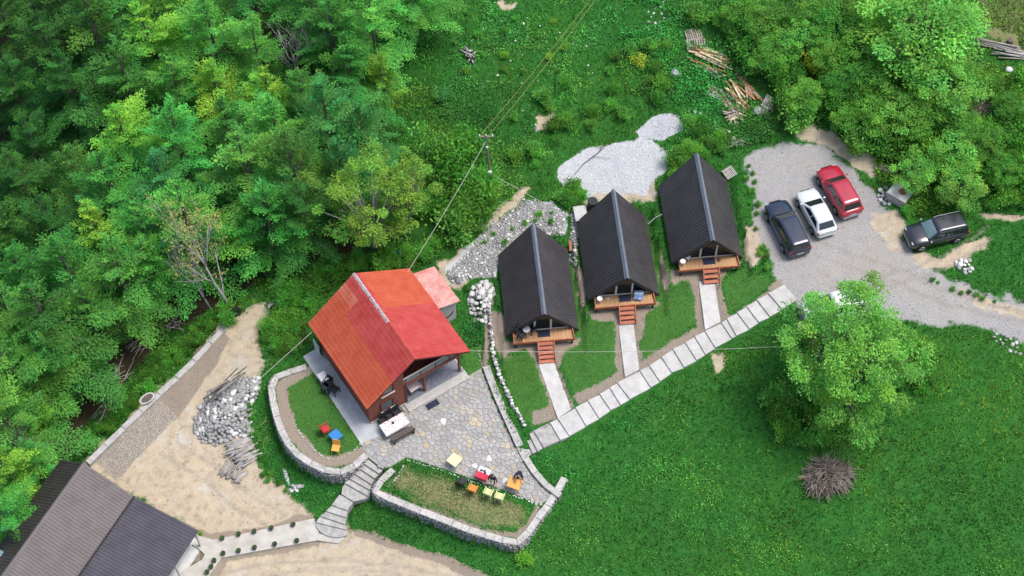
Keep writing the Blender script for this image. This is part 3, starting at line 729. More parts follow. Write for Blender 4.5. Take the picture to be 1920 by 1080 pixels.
def tiles(c, nu, rows, amp=.045, stepz=.05, thick=.03):
    """pressed tile sheet: waves across, a small step at each course"""
    r0, r1, e1, e0 = [np.array(q, float) for q in c]
    nrm = np.cross(r1-r0, e0-r0); nrm /= np.linalg.norm(nrm)
    if nrm[2] < 0: nrm = -nrm
    us = np.linspace(0, 1, nu*5+1); vs_ = []
    for i in range(rows): vs_ += [(i/rows+1e-4, 0.0), ((i+1)/rows-1e-4, 1.0)]
    top = np.array([[ (r0+(r1-r0)*u)*(1-v)+(e0+(e1-e0)*u)*v + nrm*(amp*abs(math.sin(math.pi*u*nu))**.7+stepz*s) for u in us] for v, s in vs_])
    a, b = top.shape[:2]; V = top.reshape(-1, 3); id_ = np.arange(a*b).reshape(a, b)
    F = np.stack([id_[:-1,:-1], id_[:-1,1:], id_[1:,1:], id_[1:,:-1]], -1).reshape(-1, 4)
    mb = MB(); mb.v = [tuple(q) for q in V]; mb.f = [tuple(int(x) for x in q) for q in F]; mb.m = [0]*len(F)
    q = [r0, r1, e1, e0]; mb.add([p for p in q]+[p-nrm*thick for p in q], [(4,5,6,7),(0,1,5,4),(1,2,6,5),(2,3,7,6),(3,0,4,7)])
    return mb

# ------------------------------------------------------------------ red-roofed log house
EZ, RZ, RXO = 3.2, 6.2, -.15
cr_ = [P(*q, EZ) for q in [(690,768),(876,660),(577,605),(770,503)]]
HC = np.mean(cr_, 0); HYAW = math.radians(33.2)
hs_ = thing('log_house', 'log house with patched red and orange tile-sheet roof and front porch', 'house', (HC[0], HC[1], 0), HYAW)
WX, LY = 4.0, 3.95
MB().box((0,0,.09), (7.5,7.1,.22)).build('plinth', 'plinth', hs_, bevel=.015)
lm = MB()
def logs(mb, a, b, z0, z1, d=.17, th=.16):
    z = z0+d/2
    while z < z1:
        mb.bar((a[0],a[1],z), (b[0],b[1],z), th, d*.93); z += d
logs(lm, (-3.65,-3.4), (-3.65,3.4), .2, 3.3)
logs(lm, (3.65,-1.55), (3.65,3.4), .2, 3.3)
logs(lm, (-3.7,3.4), (3.7,3.4), .2, 3.0)
lm.build('log_wall', 'log_wood', hs_)
# front wall with gable half, stepped logs under the roof slope
fm_ = MB(); z = .2+.085
slope = (RZ-EZ)/(WX+RXO)
while z < 5.9:
    xl = max(-3.75, -WX+(z+.12-EZ)/slope+.02) if z > 3.1 else -3.75
    xr = -.9 if z < 5.2 else min(-.9, 1.0)
    if xl < xr-.1: fm_.bar((xl,-3.4,z), (xr,-3.4,z), .16, .158)
    z += .17
fm_.build('log_gable', 'log_wood', hs_)
# recessed porch walls and upper gable infill
pm = MB(); logs(pm, (-.9,-3.35), (-.9,-1.5), .2, 5.4); logs(pm, (-.9,-1.5), (3.7,-1.5), .2, 2.6); pm.build('porch_wall', 'log_wood', hs_)
ug = MB(); xr_ = lambda z: WX-(z-EZ)/((RZ-EZ)/(WX-RXO))-.12
ug.extrude([(-.85,-1.9,2.7),(3.55,-1.9,2.7),(3.55,-1.9,3.25),(xr_(5.6),-1.9,5.6),(RXO,-1.9,5.95),(-.85,-1.9,5.45)], (0,.1,0)); ug.build('gable_panel', 'log_dark', hs_)
bgab = MB().extrude([(-3.7,3.42,2.9),(3.7,3.42,2.9),(3.5,3.42,3.4),(RXO,3.42,5.95),(-3.5,3.42,3.4)], (0,.1,0)); bgab.build('gable_panel', 'log_wood', hs_)
for x0, x1, z0, z1 in [(-.6,.35,3.0,4.9),(.55,1.6,3.0,4.4),(1.9,3.0,2.95,3.6)]:
    f = MB()
    f.box(((x0+x1)/2,-1.95,(z0+z1)/2), (x1-x0,.06,z1-z0)).build('window', 'dark_frame', hs_)
    MB().box(((x0+x1)/2,-1.985,(z0+z1)/2), (x1-x0-.16,.02,z1-z0-.16)).build('pane', 'pane_grey', hs_.children[-1])
def window(parent, c, w_, h_, frame='log_dark', pane='pane_grey', y=-1):
    wd = bpy.data.objects.new('window', None)
    m = MB()
    for sx in (-1, 1): m.box((c[0]+sx*(w_/2+.04), c[1], c[2]), (.09,.10,h_+.18))
    for sz in (-1, 1): m.box((c[0], c[1], c[2]+sz*(h_/2+.04)), (w_,.095,.09))
    wd = m.build('window', frame, parent)
    MB().box((c[0], c[1]+.01, c[2]), (w_,.03,h_)).build('pane', pane, wd)
    MB().box((c[0], c[1]-.06, c[2]-h_/2-.10), (w_+.24,.16,.045)).build('sill', 'cream_paint', wd)
window(hs_, (-2.35,-3.5,1.45), .85, .95); window(hs_, (-2.2,-3.5,3.35), .8, .8)
# porch: floor, posts, beam, balcony
MB().box((1.35,-2.55,.235), (4.6,2.05,.07)).build('porch_floor', 'tile_floor', hs_)
sm = MB(); sm.box((1.35,-3.85,.08), (4.9,.75,.17)); sm.build('porch_step', 'plinth', hs_, bevel=.02)
for x, y in [(-.85,-3.42),(.65,-3.42),(3.45,-3.42),(3.45,-2.2)]:
    MB().box((x,y,1.3), (.17,.17,2.3) if x != -.85 else (.18,.2,2.9)).build('post', 'log_dark' if x < 0 else 'log_wood', hs_, bevel=.015)
MB().box((1.35,-3.42,2.52), (4.65,.2,.24)).build('beam', 'log_wood', hs_, bevel=.015)
MB().box((1.35,-2.6,2.68), (4.6,1.75,.08)).build('balcony_floor', 'log_dark', hs_)
rl = MB(); rl.box((1.35,-3.45,3.42), (4.55,.07,.06)); rl.build('handrail', 'cream_paint', hs_)
rl = MB(); rl.box((1.35,-3.44,3.04), (4.5,.03,.62)); rl.build('balcony_panel', 'grey_panel', hs_)
for x in (-.75,.4,1.6,2.7,3.5): MB().box((x,-3.44,3.06), (.07,.075,.72)).build('baluster', 'log_dark', hs_)
# roof: patched sheets (each patch its own panel)
lf = lambda u, v: np.array([RXO+(-WX-RXO)*v, LY-2*LY*u, RZ+(EZ-RZ)*v+.0])     # u back->front, v ridge->eave
rf_ = lambda u, v: np.array([RXO+(WX-RXO)*v, LY-2*LY*u, RZ+(EZ-RZ)*v])
def patch(fn, u0, u1, v0, v1, m, nu, rows, dz=0.0):
    c = [fn(u0,v0), fn(u1,v0), fn(u1,v1), fn(u0,v1)]
    c = [q+np.array([0,0,dz]) for q in c]
    return tiles(c, nu, rows).build('roof_panel', m, hs_)
patch(lf, 0, .22, 0, .16, 'roof_red', 9, 2); patch(lf, 0, .22, .16, .34, 'roof_faded', 9, 3); patch(lf, 0, .22, .34, 1, 'roof_orange', 9, 9)
patch(lf, .22, .97, 0, .45, 'roof_red', 31, 6); patch(lf, .22, .97, .45, 1, 'roof_orange', 31, 8)
patch(lf, .97, 1, 0, .45, 'roof_red', 1, 6); patch(lf, .97, 1, .45, 1, 'roof_orange', 1, 8)
patch(rf_, 0, .42, 0, .08, 'roof_red', 17, 1); patch(rf_, 0, .42, .08, 1, 'roof_orange', 17, 13)
patch(rf_, .42, 1, 0, 1, 'roof_red', 24, 14)
def ridgecap(parent, a, b, wd, drop, m, name='ridge_cap', h=.07):
    a = np.array(a, float); b = np.array(b, float); mb = MB(); vv = []
    for p in (a, b): vv += [p+np.array([-wd,0,-drop+h]), p+np.array([0,0,h+.03]), p+np.array([wd,0,-drop+h]), p+np.array([0,0,h-.02])]
    mb.add(vv, [(0,1,5,4),(1,2,6,5),(2,3,7,6),(3,0,4,7),(0,3,2,1),(4,5,6,7)]); return mb.build(name, m, parent)
ridgecap(hs_, (RXO,LY,RZ), (RXO,-.6,RZ), .13, .10, 'ridge_flaked'); ridgecap(hs_, (RXO,-.62,RZ), (RXO,-LY-.02,RZ), .17, .13, 'roof_red')
for s in (-1, 1):
    for e in (-LY+.04, LY-.04):
        MB().bar((RXO,e,RZ-.10), (s*WX*.995,e,EZ-.10), .05, .16).build('barge_board', 'log_dark', hs_)
# ------------------------------------------------------------------ lean-to behind the house
o = np.array([HC[0]+rot2(4.85,1.9,HYAW)[0], HC[1]+rot2(4.85,1.9,HYAW)[1], 0])
sh = thing('lean_to_shed', 'small lean-to shed with pale red ribbed sheet roof behind the log house', 'shed', o, HYAW)
sheet([(-1.0,1.65,3.05),(-1.0,-1.75,3.05),(.98,-1.75,2.45),(.98,1.65,2.45)], 17, .03).build('roof_sheet', 'roof_pale_red', sh)
wm = MB(); wm.box((0,1.4,1.2), (1.6,.1,2.5)); wm.box((.75,0,1.15), (.1,2.8,2.4)); wm.build('wall', 'pale_plaster', sh)
MB().box((-.05,-1.45,1.1), (1.5,.1,2.3)).build('front_wall', 'pale_plaster', sh)
MB().tube([(-.2,-1.53,1.0),(.05,-1.56,.85),(.35,-1.55,.98),(.5,-1.53,1.2)], .035).build('hose', 'dark_frame', sh)

# ------------------------------------------------------------------ A-frame cabins
CH, CE = 3.35, .45       # roof rise, eave height
def cabin(label, o, ntread):
    t = thing('a_frame_cabin', label, 'cabin', o, CYAW, 'A-frame cabins in a row')
    hw = CW/2; rz = CE+CH; yf, yb = -.42, CL+.15
    for s in (-1, 1):
        sheet([(0,yf,rz),(0,yb,rz),(s*hw,CL-.1,CE),(s*hw,0,CE)], 28, .045).build('roof_sheet', 'roof_dark', t)
        MB().bar((0,yf+.02,rz-.10), (s*hw*.99,.03,CE-.08), .06, .2).build('barge_board', 'dark_frame', t)
        MB().bar((0,yb-.03,rz-.10), (s*hw*.99,CL-.13,CE-.08), .06, .2).build('barge_board', 'dark_frame', t)
    ridgecap(t, (0,yb+.02,rz), (0,yf-.03,rz), .17, .20, 'ridge_grey')
    # floor and deck boards
    dz = .78
    lim = lambda z: hw*(1-(z-CE)/CH)-.08
    MB().box((0,3.3,dz-.12), (4.2,6.0,.14)).build('floor', 'room_dark', t)
    n = 15; x0, x1 = -lim(dz)+.06, lim(dz)-.06
    for i in range(n):
        xa = x0+(x1-x0)*i/n; xb = x0+(x1-x0)*(i+1)/n
        MB().box(((xa+xb)/2,-.285,dz-.03), (xb-xa-.012,.93,.055)).build('deck_board', 'deck_wood', t)
    MB().box((0,-.785,dz-.11), (x1-x0+.12,.06,.24)).build('deck_fascia', 'trim_orange', t)
    MB().box((0,.1,dz-.30), (x1-x0-.3,.14,.5)).build('deck_joist', 'dark_frame', t)
    for s in (-1, 1):
        MB().box((s*(x1-.15),-.68,dz-.42), (.14,.14,.7)).build('deck_post', 'dark_frame', t)
        m = MB(); m.bar((s*(x1-.02),-.77,dz+.10), (s*(x1-.08),.1,dz+.10), .05, .22); m.build('side_board', 'trim_orange', t)
    # glazed front wall
    gy = .20; top = lambda x, p=.16: rz-p-abs(x)*CH/hw
    zb = dz
    for xa, xb in [(-lim(zb)+.02,-.62),(-.50,.50),(.62,lim(zb)-.02)]:
        if xa < -1: poly = [(xa+.05,zb+.08),(xb,zb+.08),(xb,top(xb))]
        elif xb > 1: poly = [(xa,zb+.08),(xb-.05,zb+.08),(xa,top(xa))]
        else: poly = [(xa,zb+.08),(xb,zb+.08),(xb,top(xb)),(0,top(0)),(xa,top(xa))]
        pn = MB().extrude([(x,gy,z) for x, z in poly], (0,.02,0)).build('pane', 'pane_glass', t)
        fr = MB(); k = len(poly)
        for i in range(k):
            a, b = poly[i], poly[(i+1)%k]; fr.bar((a[0],gy-.015,a[1]), (b[0],gy-.015,b[1]), .07, .07, up=(0,1,0))
        fr.build('pane_frame', 'dark_frame', pn)
    for s in (-1, 1): MB().box((s*.56,gy-.05,(zb+top(.56))/2+.02), (.13,.12,top(.56)-zb-.02)).build('post', 'cream_paint', t)
    MB().box((0,gy-.06,rz-.62), (.62,.08,.07)).build('cross_tie', 'cream_paint', t)
    MB().box((0,gy-.02,dz+.03), (x1-x0,.10,.07)).build('door_sill', 'white_paint', t)
    # back wall and a pale bed inside
    MB().extrude([(-2.2,CL-.5,.3),(2.2,CL-.5,.3),(2.2,CL-.5,.75),(0,CL-.5,rz-.15),(-2.2,CL-.5,.75)], (0,.08,0)).build('back_wall', 'log_wood', t)
    MB().box((.9,3.4,dz+.25), (1.5,2.0,.5)).build('bed', 'cream_paint', t, bevel=.05)
    # stairs
    st = MB(); run = .265; rise = (dz-.02)/(ntread+.0)
    L = run*ntread
    for s in (-1, 1):
        MB().bar((.12+s*.56,-.80,dz-.02), (.12+s*.56,-.80-L,.06), .06, .22).build('stringer', 'stair_wood', t)
        MB().bar((.12+s*.57,-.81,dz+.06), (.12+s*.57,-.83-L,.14), .05, .05).build('handrail', 'stair_wood', t)
    for i in range(ntread):
        MB().box((.12,-.83-run*(i+.5),dz-.06-rise*(i+.45)), (1.06,.25,.05)).build('tread', 'stair_wood', t)
    return t
CABL = ['dark A-frame cabin with black chairs on its deck, beside the red-roofed house', 'dark A-frame cabin with a blue towel on its deck, between the other two', 'dark A-frame cabin with bare deck and dark slippers, next to the gravel parking']
CABS = [cabin(CABL[i], CAB[i]['o'], (5,4,3)[i]) for i in range(3)]
def cab_pt(i, x, y, z=0.0):
    o = CAB[i]['o']; a, b = rot2(x, y, CYAW); return (o[0]+a, o[1]+b, o[2]+z)

# ------------------------------------------------------------------ long low building with ribbed brown roof
r0 = P(157,868,2.5); r1 = P(22,1055,2.5); ba = math.atan2(r0[1]-r1[1], r0[0]-r1[0]); BO = np.array([r0[0], r0[1], -2.05])
bb = thing('low_building', 'low building with ribbed brown and slate metal roof beside the sand yard', 'building', BO, ba)
Zr = 4.55; Ze = 2.75; Zs = 2.95; Zl = 2.62; XE = -14.0
sheet([(0,0,Zr),(XE,0,Zr),(XE,2.35,Ze),(0,2.35,Ze)], 62, .035, thick=.05).build('roof_sheet', 'roof_brown_shaded', bb)
sheet([(0,-.02,Zr),(XE,-.02,Zr),(XE,-3.55,Zs),(0,-3.55,Zs)], 62, .035, thick=.05).build('roof_sheet', 'roof_brown_lit', bb)
sheet([(.0,-3.6,Zs-.06),(XE,-3.6,Zs-.06),(XE,-8.55,Zl),(.0,-8.55,Zl)], 62, .035, thick=.05).build('roof_sheet', 'roof_slate', bb)
m = MB(); m.add([(0.05,.14,Zr-.06),(0.05,0,Zr+.07),(0.05,-.16,Zr-.03),(XE,.14,Zr-.06),(XE,0,Zr+.07),(XE,-.16,Zr-.03)], [(0,1,4,3),(1,2,5,4),(0,2,1),(3,4,5)]); m.build('ridge_cap', 'roof_brown_lit', bb)
MB().box((XE/2,-3.58,Zs-.01), (14.05,.12,.08)).build('gutter', 'dark_frame', bb)
m = MB(); m.extrude([(-.4,2.1,-1.5),(-.4,2.1,2.85),(-.4,0,4.35),(-.4,-3.4,2.9),(-.4,-7.7,2.55),(-.4,-7.7,-.2)], (-.2,0,0)); m.build('end_wall', 'pale_plaster', bb)
MB().box((-7.3,2.0,.6), (13.5,.2,4.3)).build('side_wall', 'pale_plaster', bb)
fw = MB().box((-7.3,-7.7,1.2), (13.5,.2,2.7)).build('front_wall', 'pale_plaster', bb)
for x in (-1.6,-4.0): 
    wd = MB().box((x,-7.83,1.45), (1.1,.06,1.2)).build('window', 'white_paint', bb); MB().box((x,-7.87,1.45), (.95,.03,1.05)).build('pane', 'pane_grey', wd)
for x in (-.15,-2.6,-5.0): MB().box((x,-8.35,1.25), (.12,.12,2.65)).build('post', 'cream_paint', bb)
MB().box((-2.8,-8.35,2.5), (5.6,.14,.16)).build('beam', 'cream_paint', bb)
MB().box((-2.8,-8.0,.02), (6,.9,.12)).build('porch_base', 'pale_plaster', bb)
# pale blue sheet roof in the corner
p = P(-8,1074,1.4)
bs = thing('annex', 'pale blue sheet-metal roof corner at the end of the brown roof', 'annex', (p[0], p[1], -2.2), ba)
sheet([(1.4,1.6,3.5),(-5,1.6,3.5),(-5,-.75,3.75),(1.4,-.75,3.75)], 20, .03).build('roof_sheet', 'blue_sheet', bs)
MB().box((-1.8,.4,1.6), (6,1.9,3.2)).build('wall', 'pale_plaster', bs)
# ================================================================== vehicles
mat('paint_black', (.012,.014,.022), (.014,.016,.026), 2, .28, spec=.5, coat=.8)
mat('paint_navy', (.012,.020,.045), (.014,.024,.052), 2, .28, spec=.5, coat=.8)
mat('paint_white', (.66,.70,.70), (.70,.74,.74), 2, .3, spec=.5, coat=.6)
mat('paint_red', (.40,.012,.035), (.44,.016,.042), 2, .28, spec=.5, coat=.8)
mat('car_glass', (.018,.024,.026), (.022,.03,.032), 2, .05, spec=.8)
mat('windscreen_pale', (.12,.20,.21), (.20,.29,.30), 1.5, .05, spec=.8)
mat('tyre_rubber', (.012,.012,.012), (.02,.02,.02), 8, .85)
mat('alloy', (.48,.49,.50), (.55,.56,.57), 4, .35, metal=.7)
mat('trim_black', (.015,.015,.016), (.02,.02,.02), 4, .6)
mat('chrome', (.62,.63,.65), (.66,.67,.69), 4, .25, metal=.8)
mat('lamp_red', (.35,.01,.012), (.4,.02,.02), 4, .2, spec=.6)
mat('lamp_clear', (.40,.42,.44), (.5,.52,.54), 4, .15, spec=.7)
mat('plate', (.75,.75,.73), (.78,.78,.76), 9, .5)
def ring(x0, x1, hw, z, rr=.16, n=5):
    pts = []
    for cx, cy_, a0 in [(x1-rr, hw-rr, 0), (x0+rr, hw-rr, 90), (x0+rr, -hw+rr, 180), (x1-rr, -hw+rr, 270)]:
        for k in range(n):
            a = math.radians(a0+90*k/(n-1)); pts.append((cx+rr*math.cos(a), cy_+rr*math.sin(a), z))
    return pts
def wheel_mesh(r_, wd):
    m = MB(); m.lathe([(r_*.62,-wd/2),(r_*.93,-wd/2),(r_,-wd/2+.04),(r_,wd/2-.04),(r_*.93,wd/2),(r_*.62,wd/2)], n=20, axis='Y'); return m
def car(name, label, px, py, zc, head, L, W, Hh, paint, belt=.98, hood=.9, cowl=.22, wtop=.06, rtop=-.40, rbase=-.47, wr=.33, nside=2, rails=False, glass='car_glass', clad=False, group='cars parked on the gravel', tailbar=None):
    g = G(px, py, zc); t = thing(name, label, 'car', (g[0], g[1], g[2]-zc), head, group)
    hw = W/2
    # lower body
    S = [(-.5,.74,.42,.80),(-.492,.86,.34,.90),(-.465,.95,.28,belt-.02),(-.36,.99,.24,belt+.01),(-.15,1,.22,belt),(.08,1,.22,belt-.01),(cowl,.995,.22,belt-.02),(cowl+.08,.985,.22,hood+.02),(.40,.96,.24,hood-.05),(.462,.90,.28,hood-.13),(.49,.80,.34,hood-.22),(.5,.66,.42,hood-.30)]
    vv = []; ff = []
    for fx, fw, zb, zt in S:
        x = fx*L; w_ = hw*fw
        vv += [(x,0,zb),(x,w_*.80,zb),(x,w_*.97,zb+.10),(x,w_,(zb+zt)/2+.02),(x,w_*.975,zt-.10),(x,w_*.88,zt-.01),(x,w_*.45,zt+.025),(x,0,zt+.035),(x,-w_*.45,zt+.025),(x,-w_*.88,zt-.01),(x,-w_*.975,zt-.10),(x,-w_,(zb+zt)/2+.02),(x,-w_*.97,zb+.10),(x,-w_*.80,zb)]
    k = 14
    for i in range(len(S)-1):
        for j in range(k): ff.append((i*k+j, (i+1)*k+j, (i+1)*k+(j+1)%k, i*k+(j+1)%k))
    ff += [tuple(range(k)), tuple((len(S)-1)*k+j for j in range(k-1,-1,-1))]
    MB().add(vv, ff).build('body', paint, t, smooth=True)
    # cabin shell
    xb0, xb1, xt0, xt1 = rbase*L, (cowl+.02)*L, rtop*L, wtop*L
    zb, zt = belt-.06, Hh
    def lev(f): return (xb0+(xt0-xb0)*f, xb1+(xt1-xb1)*f, hw*(.90-.19*f), zb+(zt-.06-zb)*f)
    R = [ring(*lev(0)), ring(*lev(.5)), ring(*lev(.92)), ring(*lev(1.0))]
    a = lev(1.0); R.append(ring(a[0]+.05, a[1]-.07, a[2]-.05, zt-.015)); R.append(ring(a[0]+.25, a[1]-.3, a[2]-.2, zt, .1))
    vv = [p for q in R for p in q]; n = len(R[0]); ff = []
    for i in range(len(R)-1):
        for j in range(n): ff.append((i*n+j, i*n+(j+1)%n, (i+1)*n+(j+1)%n, (i+1)*n+j))
    ff.append(tuple((len(R)-1)*n+j for j in range(n)))
    MB().add(vv, ff).build('roof', paint, t, smooth=True)
    e = .012
    def side_pt(x_, f, s): l = lev(f); return (x_, s*(l[2]+e), l[3])
    # glass
    f0, f1 = .16, .90
    l0, l1 = lev(f0), lev(f1)
    MB().add([(l0[1]+e,-l0[2]+.10,l0[3]),(l0[1]+e,l0[2]-.10,l0[3]),(l1[1]+e,l1[2]-.09,l1[3]),(l1[1]+e,-l1[2]+.09,l1[3])], [(0,1,2,3)]).extruded if False else None
    m = MB(); m.extrude([(l0[1]+e,-l0[2]+.10,l0[3]),(l0[1]+e,l0[2]-.10,l0[3]),(l1[1]+e,l1[2]-.09,l1[3]),(l1[1]+e,-l1[2]+.09,l1[3])], (-.02,0,-.02)); m.build('windscreen', glass, t)
    l0, l1 = lev(.22), lev(.88)
    m = MB(); m.extrude([(l0[0]-e,-l0[2]+.12,l0[3]),(l0[0]-e,l0[2]-.12,l0[3]),(l1[0]-e,l1[2]-.11,l1[3]),(l1[0]-e,-l1[2]+.11,l1[3])], (.02,0,-.02)); m.build('rear_window', 'car_glass', t)
    for s in (-1, 1):
        for i in range(nside):
            u0, u1 = i/nside, (i+1)/nside
            q = []
            for f, uu in [(.2,u0),(.2,u1),(.86,u1),(.86,u0)]:
                l = lev(f); xa, xb = l[0]+.22, l[1]-.20; g_ = .035*(1 if uu == u0 else -1)
                q.append(side_pt(xa+(xb-xa)*uu+g_, f, s))
            MB().extrude(q, (0,-s*.02,0)).build('side_window', 'car_glass', t)
        MB().box((cowl*L-.12,s*(hw+.06),belt+.06), (.11,.17,.13)).build('mirror', paint if not clad else 'chrome', t, bevel=.03)
        MB().box((.468*L,s*hw*.68,hood-.19), (.13,.28,.10)).build('headlight', 'lamp_clear', t, bevel=.03)
        MB().box((-.478*L,s*hw*.78,belt-.14), (.10,.26,.22)).build('tail_light', 'lamp_red', t, bevel=.02)
        for xw in (-.295, .31):
            wb = MB().lathe([(wr*1.14,-.03),(wr*1.14,.03)], n=20, axis='Y'); wb.v = [(p[0]+xw*L, p[1]+s*(hw-.02), p[2]+wr) for p in wb.v]
            wb.build('wheel_arch', 'trim_black', t)
            w_ = bpy.data.objects.new('wheel', wheel_mesh(wr, .22).mesh('wheel', 'tyre_rubber', True)); C.objects.link(w_); w_.parent = t; w_.location = (xw*L, s*(hw-.075), wr)
            rm = MB(); rm.lathe([(wr*.64,-.02),(wr*.60,.02),(wr*.52,.02),(wr*.52,-.02)], n=20, axis='Y')
            for q in range(5):
                a_ = q*2*math.pi/5; rm.bar((0,.012,0), (wr*.56*math.cos(a_),.012,wr*.56*math.sin(a_)), .03, wr*.2, up=(0,1,0))
            rm.v = [(p[0], p[1]*1+s*.105, p[2]) for p in rm.v]
            rm.build('rim', 'alloy', w_)
        if rails: MB().tube([(xt0+.12,s*(lev(1)[2]-.06),zt-.01),(xt0+.3,s*(lev(1)[2]-.05),zt+.05),(xt1-.3,s*(lev(1)[2]-.05),zt+.05),(xt1-.06,s*(lev(1)[2]-.06),zt-.02)], .028).build('roof_rail', 'chrome', t)
    MB().box((-.5*L+.01,0,.62), (.04,.5,.11)).build('number_plate', 'plate', t)
    MB().box((-.492*L,0,.42), (.12,W*.78,.16)).build('rear_bumper', tailbar or ('trim_black' if clad else paint), t, bevel=.04)
    MB().box((.487*L,0,.44), (.12,W*.70,.18)).build('front_bumper', 'chrome' if clad else ('trim_black' if rails else paint), t, bevel=.04)
    MB().box((.494*L,0,hood-.22), (.05,W*.42,.10)).build('grille', 'trim_black', t)
    return t
def heading(a, b, z): p, q = P(*a, z), P(*b, z); return math.atan2(q[1]-p[1], q[0]-p[0])
car('parked_car', 'black estate car with squared tail parked beside the white hatchback', 1477, 424, .8, heading((1501,468),(1459,386),3.8), 4.6, 1.86, 1.62, 'paint_navy', belt=1.0, hood=.95, rtop=-.455, rbase=-.482, wr=.34, nside=3)
car('parked_car', 'white rounded hatchback parked between the black and red cars', 1531, 396, .7, heading((1553,434),(1512,356),3.7), 3.95, 1.68, 1.42, 'paint_white', belt=.9, hood=.84, rtop=-.33, rbase=-.46, wtop=.02, wr=.3)
car('parked_car', 'red crossover car with dark windscreen parked by the bank', 1574, 356, .75, heading((1597,394),(1554,320),3.7), 4.35, 1.84, 1.58, 'paint_red', belt=1.0, hood=.95, rtop=-.39, rbase=-.47, wr=.34, tailbar='chrome')
car('parked_car', 'black off-road car with silver roof rails standing on tan dirt', 1756, 432, .8, heading((1811,428),(1699,453),3.8), 4.35, 1.84, 1.66, 'paint_black', belt=1.02, hood=1.0, rtop=-.44, rbase=-.48, wr=.36, rails=True, clad=True, glass='windscreen_pale', nside=3)
car('parked_car', 'white van-like car half hidden under the large bright green tree', 1566, 572, .9, heading((1611,560),(1513,576),3.9), 4.5, 1.8, 1.75, 'paint_white', belt=1.0, hood=.98, rtop=-.45, rbase=-.485, wr=.32, nside=3)

# ================================================================== furniture
def plastic(name, c): return mat(name, c, tuple(x*.9 for x in c), 3, .45, spec=.4)
plastic('plastic_black', (.014,.015,.02)); plastic('plastic_orange', (.72,.27,.045)); plastic('plastic_yellow', (.66,.70,.33)); plastic('plastic_red', (.52,.025,.03)); plastic('plastic_blue', (.02,.22,.58)); plastic('plastic_cream', (.72,.68,.42)); plastic('plastic_white', (.74,.74,.74)); plastic('plastic_amber', (.75,.38,.08))
mat('cloth_red', (.55,.03,.06), (.62,.06,.09), 5, .9); mat('cloth_white', (.72,.70,.69), (.78,.76,.75), 4, .9)
mat('cloth_floral', (.74,.68,.68), (.20,.05,.06), 9, .9, lo=.60, hi=.66, detail=2)
mat('cloth_pink', (.70,.52,.52), (.78,.68,.68), 6, .9); mat('bench_wood', (.10,.075,.065), (.16,.125,.11), 5, .8, .2)
mat('towel_blue', (.16,.27,.50), (.48,.58,.72), 3.5, .95, lo=.45, hi=.6); mat('mat_navy', (.018,.024,.05), (.035,.042,.075), 12, .95)
def chair(label, loc, rz, m, name='plastic_chair', arms=True, s=1.0, group=None):
    t = thing(name, label, 'chair', loc, rz, group); t.scale = (s*1.18,)*3
    MB().box((0,0,.43), (.46,.46,.04)).build('seat', m, t, bevel=.018)
    bk = MB(); bk.extrude([(-.22,-.22,.47),(.22,-.22,.47),(.24,-.32,.86),(-.24,-.32,.86)], (0,.035,.01)); bk.build('backrest', m, t, bevel=.012)
    for x in (-.2, .2):
        for y in (-.2, .2): MB().bar((x*1.12,y*1.15,0), (x,y,.42), .045, .045).build('leg', m, t)
        if arms:
            a = MB(); a.bar((x*1.15,-.25,.64), (x*1.15,.2,.64), .05, .03); a.bar((x*1.15,.19,.43), (x*1.15,.19,.64), .04, .04); a.build('armrest', m, t)
    return t
def table(label, loc, rz, m, a=.85, b=.85, h=.72, name='plastic_table', legm=None):
    t = thing(name, label, 'table', loc, rz)
    MB().box((0,0,h-.02), (a,b,.04)).build('tabletop', m, t, bevel=.015)
    MB().box((0,0,h-.06), (a-.1,b-.1,.05)).build('apron', m, t)
    for x in (-1, 1):
        for y in (-1, 1): MB().bar((x*(a/2-.06),y*(b/2-.06),0), (x*(a/2-.08),y*(b/2-.08),h-.06), .05, .05).build('leg', legm or m, t)
    return t
FZ = .045
def F(px, py, h=0.0, z=FZ): q = P(px, py, z+h); return (q[0], q[1], z)
D_ = math.radians
table('cream square table standing alone on the flagstone patio', F(852,862,.7), D_(-38), 'plastic_cream', .8, .8)
table('orange square table in front of the bending person on the patio', F(965,905,.7), D_(-22), 'plastic_amber', .9, .85)
tt = table('white square table half covered by a red cloth', F(906,887,.7), D_(-25), 'plastic_white', .85, .85)
q = tt.location; cl = MB(); cl.box((0,-.22,.735), (.88,.44,.012)); cl.box((0,-.445,.62), (.88,.012,.24)); cl = cl.build('tablecloth', 'cloth_red', bevel=.004); cl.location = q; cl.rotation_euler = (0,0,D_(-25)); tag(cl, 'red cloth draped over the front of the white patio table', 'tablecloth')
for dx, dy in [(-.18,.12),(.02,.16),(.12,.04)]:
    a, b = rot2(dx, dy, D_(-25)); o = MB().lathe([(.05,0),(.085,.02),(.09,.03),(.0,.025)], n=10).build('dish', 'plastic_black'); o.location = (q[0]+a, q[1]+b, .765); tag(o, 'small dark dish on the white and red patio table', 'dish', 'dishes on the patio table')
CG = 'plastic chairs in the dry grass bed'
chair('black plastic chair first in the row on the dry grass bed', F(867,907,.2,.02), D_(-25), 'plastic_black', group=CG)
chair('orange plastic chair in the row on the dry grass bed', F(887,920,.2,.02), D_(-25), 'plastic_orange', group=CG)
chair('pale yellow plastic chair in the row beside the orange chair', F(916,927,.2,.02), D_(-25), 'plastic_yellow', group=CG)
chair('pale yellow plastic chair at the end of the row, away from the orange one', F(937,935,.2,.02), D_(-20), 'plastic_yellow', group=CG)
chair('red plastic armchair on the lawn next to the blue table', F(611,807,.3,.02), D_(-60), 'plastic_red')
table('blue square table on the lawn between red and orange chairs', F(629,816,.65,.02), D_(-48), 'plastic_blue', .72, .72, .68)
chair('orange plastic chair without arms on the lawn beside the blue table', F(630,842,.3,.02), D_(170), 'plastic_amber', arms=False)
